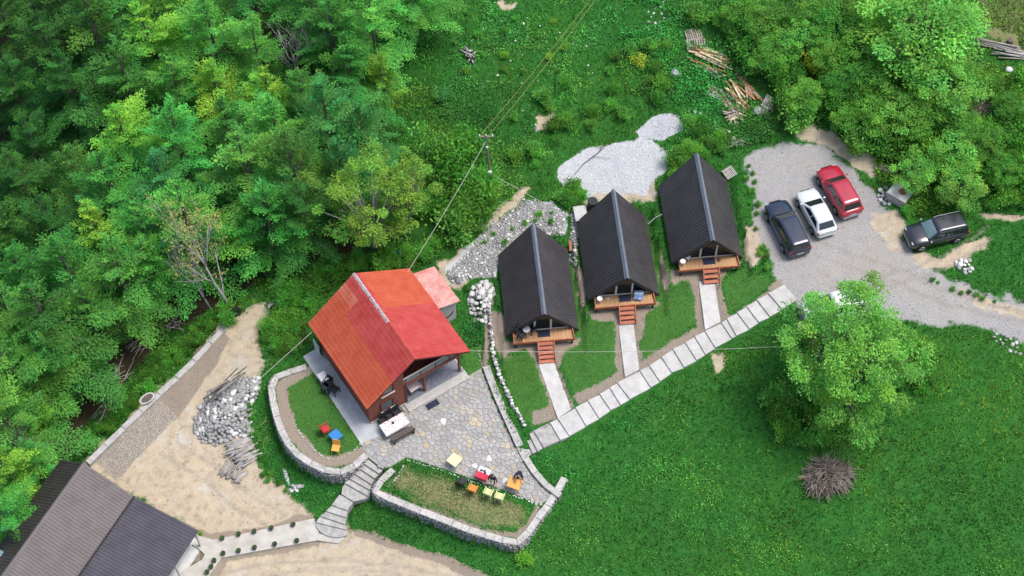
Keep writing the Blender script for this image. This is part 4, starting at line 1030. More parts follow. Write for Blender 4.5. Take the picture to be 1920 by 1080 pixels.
HL = lambda x, y, z=0.0: (HC[0]+rot2(x, y, HYAW)[0], HC[1]+rot2(x, y, HYAW)[1], z)
t = table('long outdoor table with floral cloth beside the log wall', HL(-2.55,-4.75,FZ), HYAW, 'bench_wood', 1.75, .85, .74, 'dining_table')
m = MB(); m.box((0,0,.757), (1.85,.98,.012)); m.box((0,-.49,.66), (1.85,.01,.2)); m.box((-.925,0,.68), (.01,.98,.16)); m = m.build('tablecloth', 'cloth_floral'); m.location = HL(-2.55,-4.75,FZ); m.rotation_euler = (0,0,HYAW); tag(m, 'white tablecloth with dark floral print on the long outdoor table', 'tablecloth')
m = MB().box((0,0,.012), (.5,.62,.02)).build('napkin', 'cloth_white'); m.location = HL(-2.45,-4.93,FZ+.765); m.rotation_euler = (0,0,HYAW+.2); tag(m, 'plain white napkin cloth lying on the floral tablecloth', 'cloth')
m = MB().lathe([(.06,0),(.09,.05),(.07,.16),(.04,.2),(.0,.19)], n=10).build('vase', 'plastic_black'); m.location = HL(-2.6,-4.65,FZ+.765); tag(m, 'small black vase standing on the floral tablecloth', 'vase')
def bench(label, loc, rz, L=1.7):
    t = thing('bench', label, 'bench', loc, rz)
    for y in (-.12, .02, .16): MB().box((0,y,.44), (L,.12,.04)).build('slat', 'bench_wood', t)
    for z in (.62,.78): MB().box((0,-.24,z), (L,.04,.10)).build('back_slat', 'bench_wood', t)
    for x in (-L/2+.1, L/2-.1):
        MB().box((x,0,.21), (.07,.42,.42)).build('leg', 'bench_wood', t); MB().box((x,-.235,.55), (.06,.05,.62)).build('back_post', 'bench_wood', t)
    return t
bench('dark wooden bench along the open side of the floral table', HL(-2.4,-5.55,FZ), HYAW)
for i, (x, y, a) in enumerate([(-3.0,-4.05,2.9),(-2.45,-4.0,3.2),(-1.85,-4.02,3.3)]): chair('black plastic chair between the log wall and the floral table', HL(x, y, FZ), HYAW+a, 'plastic_black', group='black chairs by the log wall')
t = table('small table with pink cloth standing under the porch roof', HL(.0,-2.95,.28), HYAW, 'bench_wood', .8, .8, .72, 'porch_table')
m = MB().box((0,0,.0), (.9,.9,.02)).build('tablecloth', 'cloth_pink', bevel=.004); m.location = HL(.0,-2.95,1.02); m.rotation_euler = (0,0,HYAW+.1); tag(m, 'pale pink cloth on the small porch table', 'tablecloth')
m = MB(); m.box((0,0,.03), (.9,.45,.06)).build('door_mat', 'mat_navy'); m = C.objects[-1]; m.location = HL(.55,-4.55,.05); m.rotation_euler = (0,0,HYAW); tag(m, 'dark rectangular mat lying at the porch step', 'mat')
# chairs and table on the concrete walkway
WKZ = .075
table('small white table on the concrete walkway beside the log wall', F(606,706,.7,WKZ), HYAW, 'plastic_white', .62, .75)
for px, py, a in [(615,717,2.0),(612,724,.6),(627,728,-1.2)]: chair('black plastic chair standing on the concrete walkway', F(px, py+4, .3, WKZ), HYAW+a, 'plastic_black', group='black chairs on the walkway')
m = MB().box((0,0,.7), (.75,.06,1.4)).build('white_board', 'plastic_white', bevel=.01); m.location = HL(-4.0,3.3,.07); m.rotation_euler = (0,.0,HYAW+1.57); tag(m, 'white panel leaning by the back corner of the log house', 'panel')
# cabin decks
DZ = .78
def on(i, x, y, z=DZ): return cab_pt(i, x, y, z)
for i, lbl in enumerate(['navy door mat on the deck with the black chairs', 'navy door mat on the deck with the blue towel', 'navy door mat on the deck with the dark slippers']):
    m = MB().box((0,0,.008), (.85,.55,.016)).build('door_mat', 'mat_navy'); m.location = on(i, .05, -.22, DZ); m.rotation_euler = (0,0,CYAW); tag(m, lbl, 'mat')
def stool(label, loc, m='plastic_white', r_=.2, h=.5, name='stool', cat='stool', legm=None):
    t = thing(name, label, cat, loc)
    MB().lathe([(r_*.96,h-.04),(r_,h-.03),(r_,h-.008),(r_*.96,h)], n=18).build('seat' if name == 'stool' else 'tabletop', m, t)
    for k in range(4):
        a = k*math.pi/2+.5; MB().bar((r_*.85*math.cos(a),r_*.85*math.sin(a),0), (r_*.55*math.cos(a),r_*.55*math.sin(a),h-.03), .03, .03).build('leg', legm or m, t)
    return t
stool('round white table between black chairs on a cabin deck', on(0,-1.15,-.15), r_=.26, h=.7, name='round_table', cat='table')
for x, y, a in [(-1.5,-.45,-.9),(-1.62,.0,-2.2),(-.75,.0,2.2)]: chair('black chair around the round white table on the cabin deck', on(0,x,y), CYAW+a, 'plastic_black', s=.85, group='black chairs on the cabin deck')
stool('white round stool on the deck with the blue towel', on(1,-1.75,-.35)); stool('white round stool near the front corner of the deck with dark slippers', on(2,-1.85,-.35)); stool('white round stool near the glass on the deck with dark slippers', on(2,-1.45,.0))
def slippers(label, loc, rz, m):
    t = thing('slippers', label, 'slippers', loc, rz)
    for s in (-1, 1):
        sp = MB(); sp.lathe([(.0,0),(.055,.005),(.06,.03),(.045,.045),(.0,.05)], n=10); sp.v = [(p[0]+s*.08, p[1]*2.3, p[2]) for p in sp.v]; sp.build('slipper', m, t, smooth=True)
slippers('pair of white slippers on the deck with the blue towel', on(1,-1.15,-.12), CYAW, 'plastic_white'); slippers('pair of dark slippers beside the navy mat on a deck', on(2,.75,-.2), CYAW+1.2, 'plastic_black')
# towel over a low rack
t = thing('drying_rack', 'low white drying rack on a cabin deck under a towel', 'rack', on(1,1.0,-.15), CYAW)
for y in (-.2,.2): MB().tube([(-.3,y,0),(-.3,y*.6,.55),(.3,y*.6,.55),(.3,y,0)], .018).build('rack_frame', 'plastic_white', t)
V_ = []; nx_, ny_ = 10, 12
for j in range(ny_):
    for i in range(nx_):
        u = i/(nx_-1)-.5; v = j/(ny_-1)*2-1
        z = .58-max(0, abs(v)-.25)*.55+.02*math.sin(u*18+v*3); V_.append((u*.62+.03*math.sin(v*7), v*.42, z))
F_ = [(j*nx_+i, j*nx_+i+1, (j+1)*nx_+i+1, (j+1)*nx_+i) for j in range(ny_-1) for i in range(nx_-1)]
m = MB().add(V_, F_).build('towel', 'towel_blue', smooth=True); m.location = on(1,1.0,-.15); m.rotation_euler = (0,0,CYAW-.25); tag(m, 'blue and white towel draped over a rack on the cabin deck', 'towel')
sd = m.modifiers.new('t', 'SOLIDIFY'); sd.thickness = .012

# ================================================================== people
mat('skin', (.55,.33,.24), (.60,.37,.28), 6, .6); mat('hair_dark', (.012,.010,.010), (.02,.016,.015), 20, .6); mat('top_navy', (.016,.018,.032), (.026,.028,.046), 8, .9, .3)
mat('trousers_maroon', (.055,.018,.022), (.08,.028,.032), 8, .9, .3); mat('trousers_grey', (.10,.105,.12), (.14,.145,.16), 8, .9, .3); mat('shoes_light', (.45,.45,.45), (.55,.55,.55), 8, .7)
def person(label, loc, rz, J, mats_, apron=False):
    """J: joint -> (x,y,z); x right, y forward. One continuous skinned body."""
    chains = [['pelvis','belly','chest','neck','head0','head1','head2'],['chest','shL','elL','wrL','paL'],['chest','shR','elR','wrR','paR'],['pelvis','hipL','knL','anL','toL'],['pelvis','hipR','knR','anR','toR']]
    rad = dict(pelvis=.15,belly=.135,chest=.15,neck=.055,head0=.075,head1=.098,head2=.075,shL=.075,shR=.075,elL=.048,elR=.048,wrL=.03,wrR=.03,paL=.034,paR=.034,hipL=.095,hipR=.095,knL=.06,knR=.06,anL=.042,anR=.042,toL=.042,toR=.042)
    reg = dict(pelvis=2,belly=1,chest=1,neck=0,head0=0,head1=0,head2=4,shL=1,shR=1,elL=1,elR=1,wrL=0,wrR=0,paL=0,paR=0,hipL=2,hipR=2,knL=2,knR=2,anL=2,anR=2,toL=3,toR=3)
    J = dict(J)
    names = []; edges = []
    for ch in chains:
        for a in ch:
            if a not in names: names.append(a)
        edges += [(names.index(ch[i]), names.index(ch[i+1])) for i in range(len(ch)-1)]
    vv = [Vector(J[n]) for n in names]; rr = [rad[n] for n in names]; rg_ = [reg[n] for n in names]
    for s in 'LR':     # five fingers on each palm
        pa, wr_ = Vector(J['pa'+s]), Vector(J['wr'+s]); d = (pa-wr_).normalized(); sd_ = d.cross(Vector((0,0,1)));
        sd_ = sd_.normalized() if sd_.length > .1 else Vector((1,0,0))
        for k, (o_, ln) in enumerate([(-.032,.07),(-.011,.085),(.011,.09),(.03,.075),(.045,.05)]):
            b0 = pa+sd_*o_*.8; dd = (d+sd_*(o_*6 if k < 4 else 14*o_)).normalized()
            i0 = len(vv); vv += [b0+dd*ln*.5, b0+dd*ln+Vector((0,0,-.02))]; rr += [.010,.008]; rg_ += [0,0]
            edges += [(names.index('pa'+s), i0), (i0, i0+1)]
    me = bpy.data.meshes.new('person'); me.from_pydata(vv, edges, []); ob = bpy.data.objects.new('person_tmp', me); C.objects.link(ob)
    sk = ob.modifiers.new('s', 'SKIN'); sk.use_smooth_shade = True
    for i, v in enumerate(me.skin_vertices[0].data): v.radius = (rr[i], rr[i]); v.use_root = (i == 0)
    ss = ob.modifiers.new('u', 'SUBSURF'); ss.levels = 2; ss.render_levels = 2
    bpy.context.view_layer.update()
    dg = bpy.context.evaluated_depsgraph_get(); m2 = bpy.data.meshes.new_from_object(ob.evaluated_get(dg)); bpy.data.objects.remove(ob)
    m2.name = 'person'; m2.materials.clear()
    for q in mats_: m2.materials.append(MATS[q])
    A = np.array([list(v) for v in vv]); rA = np.array(rr)
    for p in m2.polygons:
        c = np.array(p.center); p.material_index = rg_[int(np.argmin(np.linalg.norm(A-c, axis=1)-rA))]; p.use_smooth = True
    o = link('person', m2, None, loc, rz); tag(o, label, 'person')
    hd = MB(); hv = ICO2_V*np.array([.100,.112,.115]); h1 = Vector(J['head1'])*.5+Vector(J['head2'])*.5
    f_dir = Vector(J.get('face', (0,1,0))).normalized()
    keep = [tuple(f) for f in ICO2_F if np.mean(ICO2_V[list(f)] @ np.array(f_dir)) < .35 and np.mean(ICO2_V[list(f)][:,2]) > -.75]
    hd.add([tuple(np.array(q)+np.array(h1)) for q in hv], keep); hd.build('hair', 'hair_dark', o, smooth=True)
    # face: eyes, nose, mouth, ears
    rt = f_dir.cross(Vector((0,0,1))).normalized(); upv = rt.cross(f_dir); hc = Vector(J['head1'])
    fc = MB(); fc.box(hc+f_dir*.105-upv*.01, (.02,.02,.045)); fc.build('nose', 'skin', o)
    for s in (-1, 1):
        e_ = MB().lathe([(.0,-.008),(.012,0),(.0,.008)], n=8); e_.v = [tuple(Vector(p)+hc+f_dir*.092+rt*s*.035+upv*.02) for p in e_.v]; e_.build('eye', 'hair_dark', o)
        e_ = MB().box(hc+rt*s*.10, (.02,.045,.06)); e_.build('ear', 'skin', o, bevel=.006)
    MB().box(hc+f_dir*.088-upv*.055, (.045,.012,.012)).build('mouth', 'cloth_red', o)
    if apron: MB().extrude([Vector(J['pelvis'])+Vector(q) for q in [(-.13,.16,.12),(.13,.16,.12),(.15,.17,-.1),(-.15,.17,-.1)]], (0,.012,0)).build('apron', 'cloth_white', o)
    return o
st_pose = dict(pelvis=(0,0,.93),belly=(0,.04,1.10),chest=(0,.06,1.32),neck=(0,.09,1.50),head0=(0,.11,1.56),head1=(0,.14,1.63),head2=(0,.14,1.72),
    shL=(-.19,.12,1.38),elL=(-.30,.22,1.15),wrL=(-.38,.44,1.02),paL=(-.40,.52,1.00),shR=(.19,.12,1.38),elR=(.27,.16,1.12),wrR=(.16,.34,1.02),paR=(.11,.40,1.02),
    hipL=(-.10,0,.88),knL=(-.12,.05,.48),anL=(-.12,.0,.09),toL=(-.13,.16,.05),hipR=(.10,0,.88),knR=(.13,.08,.48),anR=(.14,.06,.09),toR=(.15,.22,.05), face=(0,.9,-.4))
person('person in dark navy top and maroon trousers standing by the red-clothed table', F(924,908,0), D_(172), st_pose, ['skin','top_navy','trousers_maroon','shoes_light','hair_dark'], apron=True)
bd = dict(pelvis=(0,-.08,.90),belly=(0,.08,1.04),chest=(0,.28,1.18),neck=(0,.43,1.26),head0=(0,.48,1.29),head1=(0,.55,1.31),head2=(0,.61,1.36),
    shL=(-.19,.28,1.22),elL=(-.30,.38,.98),wrL=(-.24,.56,.82),paL=(-.21,.63,.78),shR=(.19,.28,1.22),elR=(.30,.40,.98),wrR=(.20,.58,.82),paR=(.17,.65,.78),
    hipL=(-.10,-.08,.85),knL=(-.12,.0,.47),anL=(-.12,-.08,.09),toL=(-.13,.08,.05),hipR=(.10,-.08,.85),knR=(.13,.02,.47),anR=(.13,-.04,.09),toR=(.14,.12,.05), face=(0,.6,-.8))
person('person in dark navy top bending over the orange table', F(974,897,0), D_(180-10), bd, ['skin','top_navy','trousers_grey','shoes_light','hair_dark'])
# ================================================================== piles, timber, odds and ends
mat('wood_new', (.58,.42,.27), (.72,.57,.41), 5, .8, .2, orand=.2, stretch=(1,6,6)); mat('wood_old', (.27,.235,.20), (.42,.375,.33), 5, .85, .3, orand=.2); mat('wood_grey', (.34,.325,.305), (.50,.48,.46), 5, .85, .3, orand=.15)
mat('wood_rust', (.33,.145,.065), (.45,.23,.12), 5, .8, .2, orand=.2); mat('bark_pale', (.30,.27,.235), (.46,.43,.39), 5, .9, .4, orand=.15); mat('bark_brown', (.10,.08,.065), (.19,.16,.135), 5, .9, .5, orand=.15)
mat('twig', (.12,.095,.08), (.34,.29,.25), 1.2, .9); mat('char', (.012,.012,.013), (.05,.048,.05), 6, .9); mat('ash', (.30,.29,.30), (.55,.54,.54), 5, .95)
mat('plastic_sheet_white', (.62,.66,.70), (.78,.80,.82), 3, .35); mat('plastic_sheet_black', (.012,.012,.014), (.025,.025,.03), 3, .4); mat('crate_blue', (.01,.24,.52), (.02,.30,.60), 3, .5)
mat('rust', (.20,.075,.04), (.30,.12,.07), 5, .85, .2); mat('terracotta', (.36,.12,.05), (.46,.18,.09), 4, .85); mat('pot_dark', (.05,.045,.04), (.09,.08,.07), 6, .8); mat('cable_pale', (.50,.47,.40), (.56,.53,.46), 3, .7); mat('cable_yellow', (.40,.27,.09), (.46,.33,.13), 3, .7); mat('pole_wood', (.24,.20,.165), (.34,.29,.25), 5, .9, .3)
mat('insulator', (.75,.74,.70), (.8,.79,.75), 4, .4); mat('barrel_black', (.02,.022,.026), (.035,.037,.042), 4, .5)
def gz(x, y): return float(H(x, y))
def pts_in(px, n, seed, dmin=.2):
    r_ = random.Random(seed); xs_ = [p[0] for p in px]; ys_ = [p[1] for p in px]; out = []; tries = 0
    while len(out) < n and tries < n*80:
        tries += 1; a, b = r_.uniform(min(xs_), max(xs_)), r_.uniform(min(ys_), max(ys_))
        if not inpoly(a, b, px): continue
        g = G(a, b)
        if all((g[0]-q[0])**2+(g[1]-q[1])**2 > dmin*dmin for q in out): out.append(g)
    return out
def stone_pile(name, label, px, n, dmin, r0, r1, hgt, meshes, seed, cat='stones', small=0):
    pp = pts_in(px, n, seed, dmin); c = np.mean(pp, 0); org = (c[0], c[1], gz(c[0], c[1]))
    t = thing(name, label, cat, org); r_ = random.Random(seed)
    R = max(np.hypot(p[0]-c[0], p[1]-c[1]) for p in pp)
    pw_ = [tuple(G(*q)[:2]) for q in px]
    for p in pp:
        ed = float(segdist(np.array(p[0]), np.array(p[1]), pw_)); h = hgt*min(1, ed/(R*.45))
        s = r_.uniform(r0, r1)
        put_stone(t, meshes[r_.randrange(len(meshes))], (p[0]-org[0], p[1]-org[1], p[2]+h-org[2]+s*.1), (s*r_.uniform(.85,1.3), s*r_.uniform(.8,1.1), s), r_.uniform(0,6.3))
    if small:
        q = pts_in(px, small, seed+5, .06); cen = []
        for p in q:
            ed = float(segdist(np.array(p[0]), np.array(p[1]), pw_)); cen.append((p[0], p[1], p[2]+hgt*min(1, ed/(R*.45))-.04))
        rr = np.random.default_rng(seed); rock_stuff('small_stones', cen, rr.uniform(.05,.13,len(cen)), 'stone_grey', t, seed, .8, org)
    return t
stone_pile('stone_pile', 'heap of grey building stones on the sand yard beside the stacked logs', [(362,800),(375,765),(400,730),(430,712),(488,708),(484,735),(470,770),(468,815),(440,822),(405,835),(375,828)], 285, .19, .13,.26, .75, STONES[:4]+STONES[5:], 31, small=500)
stone_pile('rubble_field', 'spread of white rubble stones behind the first cabin', [(838,512),(880,470),(905,432),(950,400),(985,372),(1040,385),(1062,402),(1058,440),(1010,440),(985,440),(955,462),(930,485),(928,520),(880,522),(850,535)], 295, .17, .06,.16, .25, WSTONES, 32, small=2600)
stone_pile('boulder_heap', 'heap of large white boulders above the curved border by the red house', [(880,560),(890,535),(915,528),(928,545),(915,580),(912,605),(890,605),(880,585)], 70, .26, .16,.30, .5, WSTONES[:2]+WSTONES[3:], 33, small=40)
stone_pile('rubble_field', 'strip of pale rubble between the first and second cabins', [(1072,395),(1112,382),(1105,410),(1085,440),(1080,500),(1068,490)], 70, .2, .07,.15, .1, WSTONES, 34, small=300)
stone_pile('stone_group', 'group of pale stones lying in the grass by the road bend', [(1790,490),(1815,483),(1825,505),(1805,522),(1795,510)], 14, .2, .12,.28, .1, WSTONES, 35)
stone_pile('stone_group', 'few pale stones beside the concrete cistern', [(1645,355),(1665,350),(1668,385),(1650,380)], 14, .25, .14,.26, .1, WSTONES+STONES, 36)
stone_pile('stone_group', 'pale stones scattered at the grass edge below the dirt road', [(1860,620),(1905,632),(1915,665),(1885,655),(1862,635)], 26, .3, .1,.22, .05, WSTONES, 37)
stone_pile('stone_group', 'white stones lying at the top of the scrubby ditch', [(1215,20),(1245,0),(1255,25),(1235,60),(1215,55)], 16, .35, .07,.16, .0, WSTONES, 38)
stone_pile('stone_group', 'row of pale stones above the gravel heap path', [(1290,205),(1320,215),(1360,240),(1385,262),(1375,262),(1340,240),(1300,215)], 12, .4, .1,.2, .0, WSTONES, 39)
stone_pile('stone_group', 'white stone lumps on the grass by the pale concrete steps', [(548,905),(570,905),(565,922),(545,922)], 5, .2, .16,.26, .05, WSTONES, 40)
stone_pile('stone_group', 'light stones in the weeds next to the brush heap tree', [(1515,735),(1560,745),(1555,770),(1520,765)], 7, .3, .14,.26, .05, WSTONES, 41)
# cobbles over the bed along the concrete wall, gravel crumbs on the road
def scatter_px(px, n, seed, s0, s1, m, name, label, cat):
    rr = np.random.default_rng(seed); a = np.array(px, float); pos = []
    x = rr.uniform(a[:,0].min(), a[:,0].max(), n*3); y = rr.uniform(a[:,1].min(), a[:,1].max(), n*3); k = inpoly(x, y, px); x, y = x[k][:n], y[k][:n]
    z = np.full(len(x), float(G(*a.mean(0))[2]))
    for it in range(8):
        W = np.array([P(p, q, zz) for p, q, zz in zip(x, y, z)]); z = H(W[:,0], W[:,1])
    W = np.array([P(p, q, zz) for p, q, zz in zip(x, y, z)])
    o = rock_stuff(name, W+np.array([0,0,.01]), s0*(s1/s0)**(rr.random(len(W))**2.2), m, None, seed, .6); o['label'] = label; o['category'] = cat; return o
scatter_px([(172,860),(294,747),(333,782),(218,900)], 3600, 1, .03,.07, 'stone_tan', 'pebble_bed', 'bed of tan pebbles along the concrete retaining wall', 'pebbles')
scatter_px([(300,745),(362,675),(420,615),(430,635),(400,690),(340,775)], 900, 2, .02,.05, 'stone_tan', 'pebble_bed', 'thin strip of tan pebbles along the upper retaining wall', 'pebbles')
scatter_px(GRAV[0], 3800, 3, .012,.05, 'stone_grey', 'gravel', 'loose grey gravel on the parking yard and road', 'gravel')
scatter_px(GRAV[0], 2600, 13, .012,.05, 'stone_white', 'gravel', 'loose pale chips among the gravel of the parking yard', 'gravel')
scatter_px(PALE[0], 5200, 4, .02,.055, 'stone_white', 'crushed_stone', 'spread of crushed white stone behind the cabins', 'gravel')
scatter_px(PALE[1], 900, 5, .015,.035, 'stone_blue', 'crushed_stone', 'small heap of fine grey crushed stone in the grass', 'gravel')
for k, q in enumerate(SOIL[:3]): scatter_px(q, 1500, 20+k, .02,.05, 'stone_tan', 'gravel_border', ['tan gravel border around the first cabin path', 'tan gravel border around the middle cabin path', 'tan gravel border around the cabin path by the parking'][k], 'gravel')
for k, q in enumerate(SOIL[6:8]): scatter_px(q, 700, 30+k, .025,.06, 'stone_tan', 'bed_pebbles', ['pebbly soil strip inside the curved lawn wall', 'pebbly soil strip inside the long planter wall'][k], 'pebbles')
scatter_px([(870,25),(1100,20),(1200,100),(1000,220),(880,160)], 40, 40, .05,.14, 'stone_white', 'field_stones', 'scattered pale stones in the upper meadow', 'stones')
scatter_px(SAND[0], 500, 41, .02,.08, 'stone_tan', 'sand_pebbles', 'small pebbles strewn over the sand yard', 'pebbles')

# ------------------------------------------------------------------ logs and planks
def bundle(name, label, cat, px, py, n, L, ang, spread, wd, hgt, thick, mats_, seed, round_=False, part='plank', jang=.25, lift=.06, kindw=None):
    g = G(px, py); t = thing(name, label, cat, g); r_ = random.Random(seed); a0 = math.radians(ang)
    meshes = []
    for k in range(4):
        l = L*(.65+.13*k); mb = MB()
        if round_: mb.tube([(-l/2,0,0),(-l*.1,.02,0),(l/2,-.01,0)], [thick*1.1,thick,thick*.8], n=7)
        else: mb.box((0,0,0), (l,wd,thick))
        meshes.append(mb.mesh(part, mats_[k % len(mats_)], round_))
    for i in range(n):
        u = r_.uniform(-1,1); o = link(part, meshes[r_.randrange(4)], t)
        px_ = u*spread; al = r_.gauss(0, L*.10)
        x = -math.sin(a0)*px_+math.cos(a0)*al; y = math.cos(a0)*px_+math.sin(a0)*al
        z = gz(g[0]+x, g[1]+y)-g[2]+thick+hgt*(1-abs(u))*r_.random()+lift*.2
        o.location = (x, y, z); o.rotation_euler = (r_.uniform(-.2,.2), r_.uniform(-.06,.06), a0+r_.gauss(0, jang))
    return t
# left: stacked logs by the stone heap
bundle('log_stack', 'stack of cut pale logs on the sand below the stone heap', 'logs', 458, 850, 60, 1.6, 30, .95, .1, .5, .075, ['bark_pale','bark_pale','wood_grey','wood_grey'], 3, True, 'log', .22)
bundle('log_stack', 'loose tangle of thin poles between the stones and the log stack', 'logs', 438, 886, 44, 1.25, 62, .8, .1, .3, .06, ['bark_pale','wood_grey','wood_old','bark_pale'], 4, True, 'log', .3)
bundle('pole_bundle', 'weathered poles lying across the heap of grey stones', 'poles', 425, 742, 9, 3.2, 42, .25, .1, .25, .05, ['wood_old','bark_brown'], 5, True, 'pole', .08, lift=4)
for o in C.objects[-1].parent.children: o.location.z += .62
bundle('timber_pile', 'pile of fresh sawn boards and poles below the stacked pallets', 'timber', 1330, 114, 34, 2.8, -28, .85, .13, .45, .05, ['wood_new','wood_old','wood_new','wood_rust'], 6, False, 'plank', .13)
bundle('timber_pile', 'large fan of brown planks beside a slatted pallet', 'timber', 1383, 180, 42, 2.4, -58, 1.2, .14, .5, .05, ['wood_rust','wood_new','wood_old','wood_rust'], 7, False, 'plank', .2)
bundle('timber_pile', 'scatter of yellow offcuts below the fan of planks', 'timber', 1380, 212, 22, 1.7, -20, .6, .10, .25, .05, ['wood_new','wood_old'], 8, False, 'plank', .7)
bundle('timber_pile', 'small heap of pale laths in the grass behind the parking', 'timber', 1385, 268, 14, 1.3, 10, .25, .06, .15, .035, ['wood_grey','wood_old'], 9, False, 'plank', .25)
bundle('timber_pile', 'few yellow boards lying behind the cabin next to the parking', 'timber', 1303, 292, 9, 1.7, 45, .3, .10, .2, .04, ['wood_new','wood_rust'], 10, False, 'plank', .3)
bundle('timber_pile', 'bundle of grey poles under the bushes by the concrete cistern', 'timber', 1668, 318, 9, 1.7, -20, .3, .05, .15, .04, ['wood_grey','bark_pale'], 11, True, 'pole', .2)
bundle('timber_pile', 'old boards and poles lying near the tyres at the yard end', 'timber', 520, 560, 7, 1.6, 60, .3, .1, .15, .05, ['wood_old','wood_grey'], 12, False, 'plank', .3)
bundle('charred_heap', 'black burnt heap of wood and ash in the upper meadow', 'burnt wood', 880, 104, 34, .75, 30, .55, .1, .4, .06, ['char','char','ash','bark_pale'], 13, True, 'charred_log', 1.4)
bundle('fallen_fence', 'collapsed rail fence of grey poles at the hillside top', 'fence', 1862, 86, 15, 3.6, -17, .28, .1, .35, .06, ['wood_grey','bark_pale','wood_old'], 14, True, 'rail', .10)
bundle('fallen_fence', 'second run of broken grey rails continuing the hillside fence', 'fence', 1905, 104, 10, 3.0, -20, .25, .1, .3, .06, ['wood_grey','bark_pale'], 15, True, 'rail', .14)
for k, (a, b, an) in enumerate([(230,700,50),(205,770,60),(330,610,20),(265,640,40)]): bundle('dead_branches', ['dead grey branches on the ravine floor among leaf litter','dead branches lying below the retaining wall in the ravine','fallen grey twigs at the upper end of the ravine','loose fallen branches on dark soil in the ravine'][k], 'branches', a, b, 10, 2.2, an, .8, .1, .15, .022, ['bark_pale','wood_grey'], 50+k, True, 'branch', .5)
def pallet(label, px, py, rz, tilt=0.0, m='wood_grey', L=1.2, W=1.0, dz=0.0, n=7):
    g = G(px, py); t = thing('pallet', label, 'pallet', (g[0], g[1], g[2]+.02+dz), rz); t.rotation_euler = (tilt, 0, rz)
    for i in range(n): MB().box((-L/2+L*(i+.5)/n,0,.12), (L/n*.62,W,.025)).build('slat', m, t)
    for y in (-W/2+.05, 0, W/2-.05): MB().box((0,y,.06), (L,.09,.09)).build('bearer', m, t)
    for i in (0, n//2, n-1): MB().box((-L/2+L*(i+.5)/n,0,.004), (L/n*.62,W,.02)).build('base_slat', m, t)
    return t
pallet('grey slatted pallet at the top of the timber heaps', 1300, 66, .2, m='wood_old', L=1.3, n=8); pallet('grey pallet leaning below the top pallet of the timber heaps', 1305, 86, .1, tilt=.3, m='wood_old', L=1.5, n=8)
pallet('white slatted pallet beside the fan of brown planks', 1342, 175, -.45); pallet('white slatted pallet tilted on grey rubbish in the grass', 1442, 195, 1.1, tilt=.35); pallet('white broken pallet behind the cabin next to the parking', 1367, 325, .6, tilt=.2, L=.9, W=.8)
def lump(name, label, cat, px, py, s, m, seed, rz=0.0, dz=.0):
    r_ = np.random.default_rng(seed); v = ICO2_V*(1+r_.uniform(-.14,.14,(len(ICO2_V),1)))*np.array(s); v[:,2] = np.clip(v[:,2], -.1*s[2], 9)
    g = G(px, py); return tag(link(name, npmesh(name, v, ICO2_F, m, smooth=True), None, (g[0], g[1], g[2]+dz), rz), label, cat)
lump('plastic_sack', 'white plastic sack lying in the grass left of the timber', 'sack', 1267, 137, (.45,.28,.22), 'plastic_sheet_white', 1, -.6)
lump('plastic_sheet', 'crumpled black plastic sheet between the timber heaps', 'plastic sheet', 1343, 143, (.7,.35,.2), 'plastic_sheet_black', 2, .1)
lump('rubbish_heap', 'grey-white rubbish heap beside the tilted white pallet', 'rubbish', 1427, 207, (.7,.4,.3), 'ash', 3, .3)
lump('plastic_sack', 'small white sack lying below the hillside rail fence', 'sack', 1892, 131, (.32,.25,.22), 'plastic_sheet_white', 4)
lump('earth_mound', 'small orange earth mound among hillside bushes', 'earth', 1745, 271, (.7,.4,.35), 'terracotta', 5)
lump('plastic_sheet', 'clear plastic sheet lying on the grass below the curved wall', 'plastic sheet', 537, 893, (.16,.75,.08), 'plastic_sheet_white', 6, .35)
lump('white_lump', 'white plastic bag on the grass by the curved stone wall', 'bag', 555, 914, (.28,.18,.14), 'plastic_sheet_white', 8, .7)
